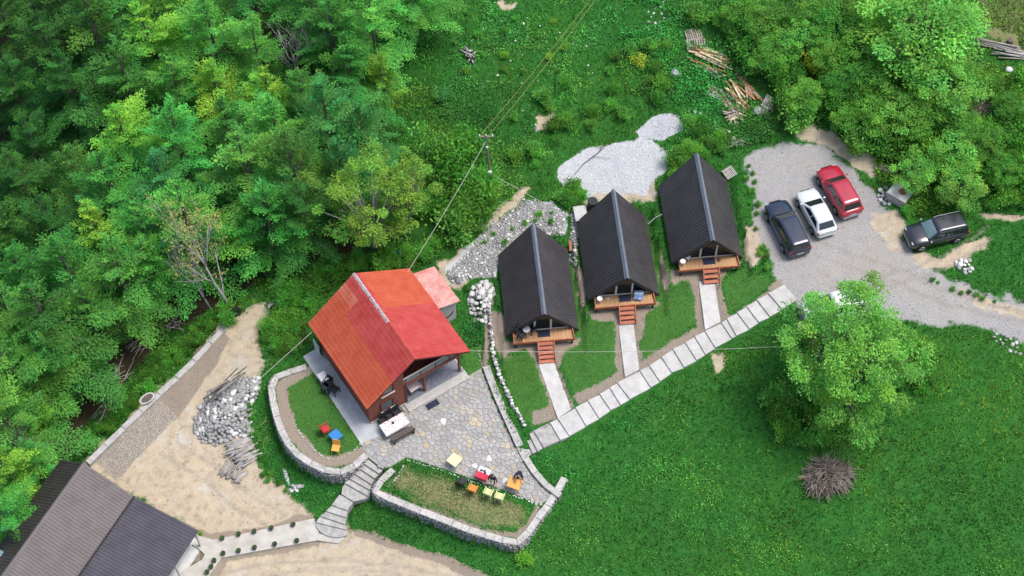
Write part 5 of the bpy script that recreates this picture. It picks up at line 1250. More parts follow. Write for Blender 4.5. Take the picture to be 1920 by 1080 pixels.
# brush heaps
def brush(label, px, py, R, hgt, n, seed, m='twig'):
    g = G(px, py); rr = np.random.default_rng(seed); V = []; Fc = []
    t = thing('brush_heap', label, 'brush heap', g)
    for k in range(n):
        rad_ = R*math.sqrt(rr.random())*.85; a = rr.uniform(0, 6.28); x, y = rad_*math.cos(a)*(1.1+.2*math.sin(2*a)), rad_*math.sin(a)*(.85+.2*math.cos(3*a))
        z = hgt*(1-(rad_/R)**2)*rr.random()+.03; L = rr.uniform(.5,2.0)*min(1,R); d = rr.uniform(0, 3.14); el = rr.uniform(-.6,.6)
        dx, dy, dz = math.cos(d)*math.cos(el)*L/2, math.sin(d)*math.cos(el)*L/2, math.sin(el)*L/2
        w_ = rr.uniform(.006,.028); b = len(V); nx_, ny_ = -math.sin(d)*w_, math.cos(d)*w_; z = max(z, abs(dz)+.02)
        mx = rr.normal(0,.07,3)
        V += [(x-dx-nx_,y-dy-ny_,z-dz),(x-dx+nx_,y-dy+ny_,z-dz),(x+mx[0]-nx_,y+mx[1]-ny_,z+mx[2]),(x+mx[0]+nx_,y+mx[1]+ny_,z+mx[2]),(x+dx-nx_*.4,y+dy-ny_*.4,z+dz),(x+dx+nx_*.4,y+dy+ny_*.4,z+dz),(x-dx,y-dy,z-dz+w_*1.6),(x+mx[0],y+mx[1],z+mx[2]+w_*1.6),(x+dx,y+dy,z+dz+w_)]
        Fc += [(b,b+2,b+7,b+6),(b+6,b+7,b+3,b+1),(b+2,b+4,b+8,b+7),(b+7,b+8,b+5,b+3)]
    kind(link('twigs', npmesh('twigs', np.array(V), np.array(Fc), m), t), 'stuff')
    core = (ICO2_V+np.array([.15,.1,0])*np.abs(ICO2_V[:,:1]))*np.array([R*.70,R*.55,hgt*.36])*(1+rr.uniform(-.3,.2,(len(ICO2_V),1))); core[:,2] = np.clip(core[:,2], -.1, 9)
    link('heap_core', npmesh('heap_core', core, ICO2_F, 'bark_brown'), t)
    for k in range(4):
        a = rr.uniform(0,6.28); MB().tube([(math.cos(a)*R*.2,math.sin(a)*R*.2,hgt*.8),(math.cos(a)*R*1.0,math.sin(a)*R*1.0,hgt*.15+.1)], [.05,.03]).build('branch', 'bark_pale', t)
    return t
brush('large round heap of dry brown brushwood on the lawn below the big tree', 1552, 895, 1.4, 1.15, 900, 1)
brush('dark brush heap lying among the hillside shrubs', 1843, 208, .8, .6, 400, 2)
# ------------------------------------------------------------------ single objects
g = G(1684, 372)
t = thing('concrete_cistern', 'white concrete cistern with round rusty hatch by the parking bank', 'cistern', g, D_(-38))
MB().box((0,0,.3), (1.45,1.15,.85)).build('tank', 'concrete_grey', t, bevel=.03); MB().box((0,0,.76), (1.5,1.2,.08)).build('lid_slab', 'concrete_white', t, bevel=.02)
MB().lathe([(.28,.80),(.29,.82),(.29,.84),(.26,.85)], (.12,.12,0), n=20).build('hatch', 'rust', t)
g = G(1110, 392)
t = thing('water_barrel', 'black plastic water barrel standing behind the middle cabin', 'barrel', (g[0], g[1], g[2]))
MB().lathe([(.33,0),(.36,.1),(.37,.5),(.36,.9),(.33,1.0)], n=20).build('drum', 'barrel_black', t, smooth=True); MB().lathe([(.36,1.0),(.37,1.03),(.34,1.06)], n=20).build('lid', 'barrel_black', t); MB().lathe([(.05,1.06),(.05,1.09)], (.15,.1,0), n=10).build('cap', 'barrel_black', t)
g = G(755, 476); t = thing('plastic_crate', 'bright blue plastic crate lying in the weeds under the trees', 'crate', g, .6)
MB().box((0,0,.02), (.62,.42,.04)).build('base', 'crate_blue', t)
for a, b, c, d in [(0,.2,.62,.03),(0,-.2,.62,.03)]: MB().box((a,b,.16), (c,d,.28)).build('side', 'crate_blue', t)
for a in (-.3,.3): MB().box((a,0,.16), (.03,.37,.28)).build('end', 'crate_blue', t)
def tyre(label, px, py, tilt, dz=.1):
    g = G(px, py); m = MB(); prof = []
    n = 24; k = 8
    for i in range(n):
        a = 2*math.pi*i/n
        for j in range(k):
            b = 2*math.pi*j/k; r_ = .28+.10*math.cos(b); m.v.append((r_*math.cos(a), r_*math.sin(a), .10*math.sin(b)))
    for i in range(n):
        for j in range(k): m.f.append((i*k+j, ((i+1)%n)*k+j, ((i+1)%n)*k+(j+1)%k, i*k+(j+1)%k)); m.m.append(0)
    o = m.build('tyre', 'tyre_rubber', smooth=True); o.location = (g[0], g[1], g[2]+dz); o.rotation_euler = (tilt, .1, .4); tag(o, label, 'tyre'); return o
tyre('old tyre leaning at the foot of the bare tree', 444, 588, .9, .3); tyre('second old tyre beside the one at the bare tree', 436, 578, .5, .25); tyre('old tyre lying by the boards at the yard end', 519, 580, .3, .15)
# pot on the wall, pots along the path
q = P(276,748,-1.45); t = thing('stone_planter', 'oval stone planter of soil set on the concrete wall', 'planter', (q[0], q[1], -1.58), D_(40)); b_ = MB().lathe([(.42,.0),(.55,.18),(.58,.24),(.46,.24),(.44,.14),(.0,.14)], n=20).build('bowl', 'concrete_white', t, smooth=False); b_.scale = (1,.62,1); s_ = MB().lathe([(.44,.15),(.40,.19),(.0,.2)], n=16).build('soil', 'bark_brown', t); s_.scale = (1,.62,1)
leafmat('pot_leaf', (.05,.14,.03))
def pot(px, py, label, green=True):
    q = P(px, py, -1.72); t = thing('plant_pot', label, 'pot', (q[0], q[1], -1.82), 0, 'plant pots along the pale path')
    MB().lathe([(.10,0),(.15,.22),(.17,.24),(.17,.28),(.14,.28),(.13,.22),(.0,.22)], n=14).build('pot', 'pot_dark', t)
    rr = np.random.default_rng(int(px)); n = 14; V = []; Fc = []
    for k in range(n):
        a = rr.uniform(0,6.28); d = rr.uniform(.02,.12); b = len(V); p = np.array([d*math.cos(a), d*math.sin(a), .25+rr.uniform(0,.1)]); e = np.array([math.cos(a),math.sin(a),.4])*.07; s = np.array([-math.sin(a),math.cos(a),0])*.03
        V += [p-e, p+s, p+e, p-s]; Fc.append((b,b+1,b+2,b+3))
    link('plant', npmesh('plant', np.array(V), np.array(Fc), 'pot_leaf', np.ones((len(V),3))*.9), t)
B8 = lambda x, y: (340+x/2.667, 920+y/2.667)
for x, y in [(205,240),(287,220),(365,207),(450,190),(560,172)]: pot(*B8(x, y), 'small dark plant pot on the sand-yard side of the pale path')
for x, y in [(210,316),(287,303),(367,287),(468,270),(578,253),(165,352),(150,383),(130,410)]: pot(*B8(x, y), 'small dark plant pot on the lower edge of the pale path')
# ------------------------------------------------------------------ pole and cables
gp = G(921,348)
t = thing('utility_pole', 'leaning wooden utility pole with white insulators by the grass path', 'utility pole', gp)
PT = P(911,254,gp[2]+6.6); rel = PT-gp
MB().tube([(0,0,-.3), tuple(rel*.5), tuple(rel)], [.10,.085,.07], n=10).build('pole', 'pole_wood', t)
d = rel/np.linalg.norm(rel); top_ = rel-d*.15
MB().bar(top_+np.array([-.55,0,0]), top_+np.array([.55,0,0]), .09, .09).build('crossarm', 'pole_wood', t)
for x in (-.45,.0,.45): MB().lathe([(.04,0),(.06,.05),(.04,.10),(.06,.15),(.03,.2)], tuple(top_+np.array([x,0,.05])), n=10).build('insulator', 'insulator', t)
MB().box(rel*.30+np.array([.02,-.16,0]), (.26,.16,.38)).build('meter_box', 'insulator', t, bevel=.02)
MB().box(rel*.80+np.array([.0,-.14,0]), (.14,.12,.16)).build('junction_box', 'insulator', t)
def cable(label, a, b, sag, m='cable_pale', r_=.022, mid=None):
    a = np.array(a, float); b = np.array(b, float); n = 24; pts = []
    for i in range(n+1):
        u = i/n; p = a+(b-a)*u; p[2] -= sag*4*u*(1-u); pts.append(tuple(p))
    o = MB().tube(pts, r_, n=5).build('power_cable', m, origin=tuple((a+b)/2)); return tag(o, label, 'cable')
cable('pale cable running from the pole to the back of the red-roofed house', PT-np.array([0,.05,.6]), HL(3.7,3.6,3.45), .25, r_=.02)
for k, dx in enumerate((-.3,.3)):
    e = P(1140+k*9,-45,10.5); cable(['yellowish upper cable crossing the meadow from the pole','second yellowish cable running beside it across the meadow'][k], PT+np.array([dx,0,.2]), e, .35, 'cable_yellow', .011)
cable('pale cable dropping from the pole to the middle cabin', gp+rel*.30+np.array([.1,-.2,0]), cab_pt(1,-2.3,CL-.3,.9), .2, r_=.014)
cable('pale cable stretched from the red house past the cabins to the big tree', HL(3.95,-3.8,3.15), P(1500,648,5.2), .45, r_=.014)
cable('pale cable from the log house down over the sand yard to the brown roof', HL(-3.95,3.3,3.1), P(243,922,.9), .15, r_=.018)

# ------------------------------------------------------------------ small extras
mat('hose_yellow', (.35,.42,.15), (.42,.48,.2), 3, .6); mat('rust_plank', (.30,.12,.06), (.40,.19,.11), 4, .85, .2)
hp = []
for k in range(60):
    a = k*.30; q = G(490+9*math.cos(a)+5*math.sin(k*.13)+k*.2, 800+10*math.sin(a*.8)+k*1.1-20); hp.append((q[0], q[1], q[2]+.10+.02*math.sin(k)))
o = MB().tube(hp, .009, n=5).build('garden_hose', 'hose_yellow', origin=hp[30]); tag(o, 'thin yellow-green garden hose looped on the bank below the curved wall', 'hose')
q = G(1088, 408); t = thing('concrete_box', 'pale concrete box beside the black barrel behind the middle cabin', 'concrete box', q, .15); MB().box((0,0,.25), (.85,1.2,.6)).build('box', 'concrete_grey', t, bevel=.02); MB().box((0,0,.57), (.92,1.27,.06)).build('lid', 'concrete_white', t, bevel=.015)
q = G(1069, 455); o = MB().box((0,0,.05), (.22,1.5,.06)).build('plank', 'rust_plank'); o.location = q; o.rotation_euler = (0,0,.05); tag(o, 'reddish plank lying between the first and middle cabins', 'plank')
o = MB().tube([tuple(G(1215,424)+np.array([0,0,.3])), tuple(G(1228,412)+np.array([0,0,.25])), tuple(G(1240,408)+np.array([0,0,.4]))], .035, n=6).build('white_pipe', 'plastic_white'); tag(o, 'white pipe between the middle and end cabins', 'pipe')
g = G(1118, 290); t = thing('dead_branch', 'long forked dead branch lying on the crushed stone', 'branch', g)
pb = lambda x, y, h=.12: G(x, y)-g+np.array([0,0,h])
MB().tube([pb(1076,330), pb(1095,308), pb(1118,291), pb(1136,275)], [.02,.03,.035,.015], n=6).build('stem', 'bark_brown', t); MB().tube([pb(1112,296), pb(1130,297), pb(1143,300)], [.02,.015,.008], n=5).build('twig', 'bark_brown', t); MB().tube([pb(1118,291), pb(1128,280), pb(1126,270)], [.02,.015,.008], n=5).build('twig', 'bark_brown', t)
g = G(1004, 248); o = MB().lathe([(.09,-.2),(.08,.9),(.05,.98)], n=8).build('marker_post', 'insulator'); o.location = g; tag(o, 'short white marker post standing by the scrub strip', 'post')
g = G(1892, 82); o = MB().lathe([(.30,-.2),(.24,.15),(.22,.45),(.0,.5)], n=9).build('tree_stump', 'bark_brown'); o.location = g; tag(o, 'brown tree stump behind the hillside rail fence', 'stump')
# ================================================================== vegetation
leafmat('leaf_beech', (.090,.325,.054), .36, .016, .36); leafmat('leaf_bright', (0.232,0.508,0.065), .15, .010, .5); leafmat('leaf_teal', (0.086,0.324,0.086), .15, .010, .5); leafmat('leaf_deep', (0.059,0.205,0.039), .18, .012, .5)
leafmat('leaf_walnut', (.205,.490,.085), .1, .008, .5); leafmat('leaf_yellow', (.215,.400,.058), .1, .010, .5); leafmat('leaf_shrub', (0.146,0.405,0.060), .28, .014, .5); leafmat('leaf_lime', (.48,.60,.07), .08, .01, .5); leafmat('leaf_rusty', (.30,.30,.085), .1, .01)
leafmat('grass_blade', (1,1,1), 0, 0, .25)
def leaves_np(pos, dirs, L, Wd, rr, tint, droop=.25, flat=.45):
    """one leaf = a bent diamond of two triangles; pos, dirs (n,3)"""
    n = len(pos); d = dirs+rr.normal(0,.35,(n,3)); d[:,2] -= droop; d /= np.linalg.norm(d, axis=1)[:,None]
    nr = rr.normal(0, flat, (n,3))+np.array([0,0,1.0]); s = np.cross(d, nr); s /= np.linalg.norm(s, axis=1)[:,None]+1e-9
    L = L*rr.uniform(.7,1.3,(n,1)); Wd = Wd*rr.uniform(.7,1.3,(n,1))
    V = np.stack([pos-d*L*.5, pos+s*Wd*.5, pos+d*L*.5, pos-s*Wd*.5], 1).reshape(-1,3)
    F = np.arange(4*n).reshape(n,4)
    return V, F, np.repeat(tint, 4, 0)
def tintvar(rr, n, v=.28, warm=.10):
    b = 1+rr.normal(0, v*.6, (n,1)); w_ = rr.normal(0, warm, (n,1))
    return np.clip(np.concatenate([b*(1+w_*1.6), b, b*(1-w_)], 1), .3, 2.2)
def beech(seed, h, r, c0=.14, nb=43, leaf=.20, lm='leaf_beech'):
    """layered crown: long feathery sprays set along the trunk, arching up and drooping at the tips"""
    rr = np.random.default_rng(seed); tr = MB()
    wob = rr.normal(0, .03*h, 2)
    tp = lambda z: np.array([wob[0]*(z/h)**1.5, wob[1]*(z/h)**1.5, z])
    tr.tube([tp(h*k/8)-np.array([0,0,.4 if k == 0 else 0]) for k in range(9)], [h*.016*(1-.9*k/8)+.015 for k in range(9)], n=8)
    Pn = []; Dn = []; Tn = []
    ax = rr.uniform(0, 6.28); ecc = rr.uniform(.1,.3)
    for i in range(nb):
        t = (i+rr.uniform(0,1))/nb; z = h*(c0+(1-c0)*t**.95); az = i*2.39996+rr.normal(0,.4)
        prof = (1-t)**.62*(.62+.38*min(1, t/.22))*(1+ecc*math.cos(az-ax)); Lb = max(.7, r*1.30*prof*rr.uniform(.65,1.25))
        el = math.radians(10+60*t**1.3)+rr.normal(0,.20)
        d0 = np.array([math.cos(az)*math.cos(el), math.sin(az)*math.cos(el), math.sin(el)]); base = tp(z)
        drp = rr.uniform(.05,.34)
        pt = lambda s: base+d0*Lb*s-np.array([0,0,drp*Lb*s*s])
        tr.tube([pt(0), pt(.4), pt(.8)], [.010*h*(1-.75*t)*.45+.012, .012*h*.3*(1-.7*t)+.008, .008], n=4)
        bt = 1+rr.normal(0,.18); bw = rr.normal(0,.08); roll = rr.normal(0,.38)
        ns = max(5, int(Lb/.17))
        for s in np.linspace(.14, 1, ns):
            tang = d0-np.array([0,0,2*drp*s]); tang /= np.linalg.norm(tang); side = np.cross(tang, [0,0,1]); side /= np.linalg.norm(side)+1e-9
            side = side+np.array([0,0,roll]); tl = (Lb*.36*(1.06-s)**.8+.16)*rr.uniform(.7,1.2)
            for sg in (-1, 1, 0):
                dt = tang*.74+side*.66*sg if sg else tang; k = max(2, int(tl/.105)) if sg else 2
                u = np.linspace(.08, 1, k)[:,None]
                q = pt(s)+dt*tl*u-np.array([0,0,.14*tl])*u*u+rr.normal(0,.06,(k,3))
                Pn.append(q); Dn.append(np.repeat((dt*.9+side*sg*.25)[None], k, 0)); Tn.append(np.tile([[bt*(1+bw*1.6), bt, bt*(1-bw)]], (k,1)))
    pos = np.concatenate(Pn); n = len(pos); tint = np.concatenate(Tn)*tintvar(rr, n, .20, .06)
    V, F, T = leaves_np(pos, np.concatenate(Dn)*1.6, leaf, leaf*.52, rr, tint, .12, .36)
    return tr.mesh('trunk', 'bark_brown', True), npmesh('crown', V, F, lm, T)
def clumpy(seed, h, r, rzf=.75, ncl=46, per=150, leaf=.22, lm='leaf_walnut', c0=.35, bark='bark_brown', flatb=0.0, sp=.20):
    """rounded crown: leaf clumps on an uneven shell carried by forked limbs"""
    rr = np.random.default_rng(seed); tr = MB(); zc = h*c0+(h*(1-c0))*.5; rz_ = h*(1-c0)*.5
    tr.tube([(0,0,-.3),(0,0,h*.18),(rr.normal(0,.02*h),rr.normal(0,.02*h),h*c0)], [h*.028,h*.022,h*.017], n=8)
    Pn = []; Dn = []; Tn = []
    for i in range(ncl):
        zz = 1-2*(i+.5)/ncl; a = i*2.39996+rr.normal(0,.3); q = math.sqrt(max(0, 1-zz*zz)); rad_ = rr.uniform(.55,1.05)*(.52+.95*float(fbm(np.array(math.cos(a)*1.3+seed), np.array(math.sin(a)*1.3+zz*1.2))))
        c = np.array([q*math.cos(a)*r*rad_, q*math.sin(a)*r*rad_, zc+zz*rz_*rad_])
        if c[2] < h*c0*.65: c[2] = h*c0*.65+rr.uniform(0,.2*h)
        if i % 2 == 0: tr.tube([(0,0,h*c0*.8), (c[0]*.5,c[1]*.5,h*c0+(c[2]-h*c0)*.45+.02*h), tuple(c)], [h*.011,h*.007,.012], n=5)
        k = int(per*rr.uniform(.6,1.4)); s = r*sp*rr.uniform(.7,1.5)
        p = rr.normal(0,1,(k,3)); p /= np.linalg.norm(p,axis=1)[:,None]; p = p*s*(rr.random((k,1))**.4)*np.array([1.15,1.15,.72]); out = p/s+np.array([c[0]/r*.6,c[1]/r*.6,.0])
        bt = 1+rr.normal(0,.17); bw = rr.normal(0,.07)
        Pn.append(c+p); Dn.append(out); Tn.append(np.tile([[bt*(1+bw*1.6), bt, bt*(1-bw)]], (k,1)))
    pos = np.concatenate(Pn); n = len(pos); tint = np.concatenate(Tn)*tintvar(rr, n, .22, .06)
    V, F, T = leaves_np(pos, np.concatenate(Dn), leaf, leaf*.62, rr, tint, .2, .6)
    return tr.mesh('trunk', bark, True), npmesh('crown', V, F, lm, T)
def shrubmesh(seed, h, r, n, leaf, lm, spiky=.0):
    rr = np.random.default_rng(seed); st = MB(); Pn = []; Dn = []; Tn = []
    nst = 12
    for i in range(nst):
        a = i*2.4+rr.normal(0,.3); q = r*math.sqrt(rr.random())*.85; top = h*(1-.55*(q/r)**2)*rr.uniform(.7,1.15)
        e = np.array([q*math.cos(a), q*math.sin(a), top]); b = np.array([q*.25*math.cos(a), q*.25*math.sin(a), -.1])
        st.tube([b, (b+e)/2+np.array([0,0,.1*h]), e], [.025,.018,.008], n=4)
        k = n//nst; u = rr.random((k,1))**.6; p = b+(e-b)*u+rr.normal(0,1,(k,3))*np.array([.22*r,.22*r,.13*h])*(.4+.6*u)
        p[:,2] = np.maximum(p[:,2], .03); bt = 1+rr.normal(0,.2); bw = rr.normal(0,.07)
        Pn.append(p); Dn.append((p-b)/max(r,h)); Tn.append(np.tile([[bt*(1+bw*1.6), bt, bt*(1-bw)]], (k,1)))
    pos = np.concatenate(Pn); tint = np.concatenate(Tn)*tintvar(rr, len(pos), .25, .07)
    V, F, T = leaves_np(pos, np.concatenate(Dn), leaf, leaf*.6, rr, tint, .1, .6)
    return st.mesh('stem', 'bark_brown'), npmesh('foliage', V, F, lm, T)
def baretree(seed, h, r, leafy=0, lean=(0,0), lm='leaf_rusty'):
    rr = np.random.default_rng(seed); tr = MB(); tips = []
    def grow_(p, d, L, rad_, lv):
        k = 4; pts = [p]; dd = d.copy()
        for i in range(k):
            dd = dd+rr.normal(0,.10,3)+np.array([0,0,.05]); dd /= np.linalg.norm(dd); pts.append(pts[-1]+dd*L/k)
        tr.tube([tuple(q) for q in pts], [rad_*(1-.55*i/k) for i in range(k+1)], n=6 if lv < 2 else 4)
        tips.append(pts[-1])
        if lv >= 4: return
        for i in range(3 if lv else 6):
            s = rr.uniform(.4,1.0); q = pts[min(k, int(s*k)+0)]
            a = rr.uniform(0,6.28); side = np.array([math.cos(a), math.sin(a), 0]); nd = dd*.8+side*rr.uniform(.3,.62)+np.array([0,0,.25]); nd /= np.linalg.norm(nd)
            grow_(q, nd, L*rr.uniform(.45,.72), rad_*.5, lv+1)
    d0 = np.array([lean[0], lean[1], 1.0]); d0 /= np.linalg.norm(d0)
    grow_(np.array([0,0,-.3]), d0, h*.55, h*.0075+.02, 0)
    me = tr.mesh('trunk', 'wood_grey', True)
    if not leafy: return me, None
    T_ = np.array(tips); k = rr.integers(0, len(T_), leafy); pos = T_[k]+rr.normal(0,.22,(leafy,3)); pos = pos[pos[:,2] > h*.3]
    V, F, T = leaves_np(pos, rr.normal(0,1,(len(pos),3)), .16, .10, rr, tintvar(rr, len(pos), .3, .12))
    return me, npmesh('crown', V, F, lm, T)
def plant_tree(name, label, cat, meshes, loc, rz, s, group=None, parts=('trunk','crown')):
    t = thing(name, label, cat, loc, rz, group); t.scale = s if hasattr(s, '__len__') else (s,)*3
    for m, nm in zip(meshes, parts):
        if m is not None: link(nm, m, t)
    return t
def base_from(px, py, up):          # foot of a thing whose middle, 'up' metres above ground, shows at this pixel
    return G(px, py, up)-np.array([0,0,up])
# ------------------------------------------------------------------ forest
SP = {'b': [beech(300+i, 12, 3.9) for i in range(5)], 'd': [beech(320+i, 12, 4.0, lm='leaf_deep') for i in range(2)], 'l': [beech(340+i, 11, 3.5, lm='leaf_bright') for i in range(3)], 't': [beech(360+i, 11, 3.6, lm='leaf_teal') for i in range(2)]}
LB = {'b': ('deciduous_tree', 'mid green deciduous tree with layered sprays in the wood'), 'd': ('deciduous_tree', 'deep green tree with layered sprays in the wood'), 'l': ('deciduous_tree', 'bright yellow-green tree with layered sprays in the wood'), 't': ('deciduous_tree', 'bluish green tree with layered sprays in the wood')}
FOREST = [(20,-40,95,'d'),(120,-30,110,'d'),(240,-40,110,'b'),(355,-30,105,'l'),(470,-45,95,'b'),(590,-30,105,'b'),(700,-25,95,'b'),(770,-10,70,'b'),
 (15,60,90,'d'),(95,95,95,'d'),(185,70,110,'b'),(290,75,110,'l'),(400,70,95,'b'),(480,100,75,'b'),(620,70,95,'b'),(700,60,85,'b'),
 (30,180,80,'d'),(140,170,85,'d'),(235,165,100,'b'),(330,165,85,'b'),(405,165,85,'l'),(495,185,75,'l'),(570,190,65,'b'),(650,140,80,'b'),(715,140,55,'l'),
 (165,225,60,'t'),(245,255,105,'l'),(330,270,90,'b'),(60,270,75,'d'),(430,265,85,'b'),(520,250,95,'b'),(610,225,105,'t'),(680,250,70,'t'),
 (50,345,90,'d'),(150,335,80,'b'),(215,360,95,'b'),(300,350,100,'t'),(470,330,105,'b'),(560,330,100,'b'),(640,320,75,'t'),
 (30,440,90,'b'),(110,430,85,'d'),(190,440,90,'l'),(270,435,95,'b'),(350,420,90,'b'),(500,410,85,'b'),(575,400,70,'d'),
 (50,530,95,'b'),(140,520,100,'b'),(225,520,90,'b'),(285,495,70,'b'),(15,610,95,'b'),(95,610,110,'b'),(165,590,70,'b'),(30,700,95,'b'),(95,680,70,'b'),(20,790,85,'b'),(60,775,55,'l'),(15,880,75,'l'),(0,965,60,'b'),(430,360,70,'b'),(60,870,45,'b'),(-40,330,90,'d'),(-40,500,90,'b'),(-45,760,90,'b'),(-50,150,90,'d')]
rf = random.Random(4)
KEEP = [(1330,112,62),(1385,188,70),(1302,74,42),(1440,198,42),(1684,362,52),(1755,425,80),(1744,268,26),(1524,120,38),(1882,95,62),(1267,137,28),(1385,268,34),(1197,115,22),(1366,325,26),(1843,205,32),(1892,130,24),(1668,318,30)]
def clear(x, y, extra=0): return all((x-a)**2+(y-b)**2 > (r_+extra)**2 for a, b, r_ in KEEP)
for px, py, rp, k in FOREST:
    r_ = rp/26.0; h = 2.15*r_+3.6+rf.uniform(-.6,.8); g = base_from(px, py, h*.60)
    ms = SP[k][rf.randrange(len(SP[k]))]
    sz_ = 'broad' if rp >= 100 else ('medium-sized' if rp >= 80 else 'small-crowned'); tone = {'b':'mid green','d':'deep green','l':'bright yellow-green','t':'bluish green'}[k]
    wh = 'above the ravine near the brown roofed building' if py > 640 else ('behind the two bare pale trees' if 250 < px < 520 and py > 300 else ('at the meadow edge of the wood' if px > 550 else ('over the ravine of the wood' if py > 400 else 'in the depth of the wood')))
    plant_tree(LB[k][0], f'{sz_} {tone} tree with layered sprays {wh}', 'tree', ms, tuple(g-np.array([0,0,.1])), rf.uniform(0,6.28), (r_/3.7, r_/3.7, h/12), {'b':'mid green trees in the wood','d':'deep green trees in the wood','l':'bright trees in the wood','t':'bluish trees in the wood'}[k])
# forest edge trees with a look of their own
YT = clumpy(401, 11, 3.2, ncl=80, per=130, leaf=.19, lm='leaf_yellow', c0=.25, bark='bark_pale', sp=.17)
g = G(704,470); plant_tree('young_tree', 'sparse yellow-green tree with pale straight trunk at the wood edge', 'tree', YT, tuple(g), .3, (1.0,.95,.92))
g = G(790,470); plant_tree('young_tree', 'thin yellow-green tree beside the one with the pale trunk', 'tree', clumpy(402, 10, 2.2, ncl=50, per=100, leaf=.19, lm='leaf_yellow', c0=.25, bark='bark_pale', sp=.19), tuple(G(765,440)), 1.3, .9)
g = G(432,577); plant_tree('bare_tree', 'nearly leafless tree with pale forked branches above the yard end', 'tree', baretree(31, 13, 4, 1100, (-.10,.05)), tuple(g), 0.4, 1.05)
g = G(398,582); plant_tree('bare_tree', 'bare pale tree leaning left beside the larger leafless one', 'tree', baretree(32, 11, 3, 0, (-.38,.1)), tuple(g), 0, .95)
g = G(572,140); plant_tree('bare_tree', 'dead grey tree standing between green crowns in the wood', 'tree', baretree(33, 12, 3, 0, (-.08,.0)), tuple(base_from(560,120,3.5)), 0, .9)
plant_tree('bare_tree', 'leafless pale trunk rising beside the brown roofed building', 'tree', baretree(34, 11, 3, 300, (-.12,.1), 'leaf_shrub'), tuple(G(92,888)), 2, .8)
plant_tree('bare_tree', 'pale forked trunk partly leafy at the corner of the brown roof', 'tree', baretree(35, 9, 3, 900, (.1,.1), 'leaf_shrub'), tuple(G(25,985)), 2, .7)
# big tree by the road
W_ = clumpy(410, 9.5, 4.5, ncl=175, per=190, leaf=.17, lm='leaf_walnut', c0=.14, sp=.135)
g = base_from(1588, 668, 5.0); plant_tree('broad_tree', 'large bright green broadleaf tree beside the road over the white car', 'tree', W_, tuple(g), 2.1, (.98,.95,.98))
# ------------------------------------------------------------------ hillside trees and shrubs
HT = {'w': [clumpy(420+i, 7.5, 3.0, ncl=60, per=120, leaf=.22, lm='leaf_shrub', c0=.2, sp=.22) for i in range(3)], 'y': [clumpy(430+i, 7, 3.0, ncl=60, per=120, leaf=.22, lm='leaf_walnut', c0=.2, sp=.22) for i in range(2)]}
HILL = [(1395,15,45,'w'),(1440,45,45,'w'),(1490,15,50,'w'),(1500,70,42,'y'),(1555,40,50,'w'),(1610,15,50,'w'),(1615,75,48,'w'),(1565,105,42,'w'),(1740,50,105,'y'),(1665,100,52,'w'),(1650,40,50,'w'),(1450,105,40,'w'),(1770,165,70,'y'),(1690,205,50,'y'),(1630,150,45,'w'),(1575,165,40,'w'),(1720,225,45,'w'),(1790,290,48,'y'),(1720,320,40,'y'),(1800,240,42,'w'),(1850,270,40,'w'),(1880,320,32,'w'),(1640,215,40,'w'),(1800,350,45,'y'),(1590,220,32,'w'),(1890,200,30,'w'),(1510,185,38,'w')]
HLB = {'w': 'mid green bushy tree on the hillside above the parking', 'y': 'light green bushy tree on the hillside above the parking'}
for px, py, rp, k in HILL:
    r_ = rp/28.0; h = 1.35*r_+1.0; g = base_from(px, py, h*.55)
    plant_tree('bushy_tree', ('wide ' if rp > 60 else ('low ' if rp < 45 else 'round '))+HLB[k], 'tree', HT[k][rf.randrange(len(HT[k]))], tuple(g), rf.uniform(0,6.28), (r_/2.9, r_/2.9, h/7.3), {'w':'mid green hillside trees','y':'light green hillside trees'}[k])
SH = [shrubmesh(500+i, 1.5, 1.1, 1500, .17, m) for i, m in enumerate(['leaf_shrub','leaf_shrub','leaf_shrub','leaf_walnut','leaf_bright','leaf_teal'])]
def shrub(px, py, s, k, label, group=None, hz=1.0):
    g = G(px, py, .5*s)-np.array([0,0,.5*s]); return plant_tree('shrub', label, 'shrub', SH[k], tuple(g), rf.uniform(0,6.28), (s, s, s*hz), group, ('stem','foliage'))
def shrubs(poly, n, s0, s1, ks, seed, label, group, dpx=20):
    r_ = random.Random(seed); out = []; a = np.array(poly)
    for _ in range(n*60):
        if len(out) >= n: break
        x, y = r_.uniform(a[:,0].min(), a[:,0].max()), r_.uniform(a[:,1].min(), a[:,1].max())
        if not inpoly(x, y, poly) or not clear(x, y) or any((x-p)**2+((y-q)*1.2)**2 < dpx*dpx for p, q in out): continue
        out.append((x, y)); sc1 = r_.uniform(s0, s1); k1 = r_.choice(ks)
        ad = ('large ' if sc1 > s0+(s1-s0)*.66 else ('small ' if sc1 < s0+(s1-s0)*.33 else 'mid-sized '))+{0:'',1:'',2:'',3:'pale ',4:'bright ',5:'bluish '}[k1]
        shrub(x, y, sc1, k1, ad+label, group)
shrubs([(1290,20),(1480,30),(1700,100),(1830,130),(1840,390),(1700,300),(1640,290),(1560,240),(1480,225),(1440,170),(1380,130),(1330,60)], 95, .6, 1.5, [0,1,2,3,3,4], 1, 'leafy green shrub in the hillside thicket above the parking', 'shrubs of the hillside thicket', 22)
shrubs([(1840,150),(1930,140),(1930,390),(1845,385)], 26, .6, 1.2, [0,1,2], 2, 'green shrub at the foot of the hillside rail fence', 'shrubs below the rail fence', 22)
shrubs([(960,215),(1100,130),(1200,60),(1270,90),(1290,170),(1200,215),(1130,250),(1060,270),(1010,310),(950,320)], 24, .4, .85, [0,1,3], 3, 'low green shrub in the scrub between meadow and gravel heap', 'shrubs of the scrub strip', 24)
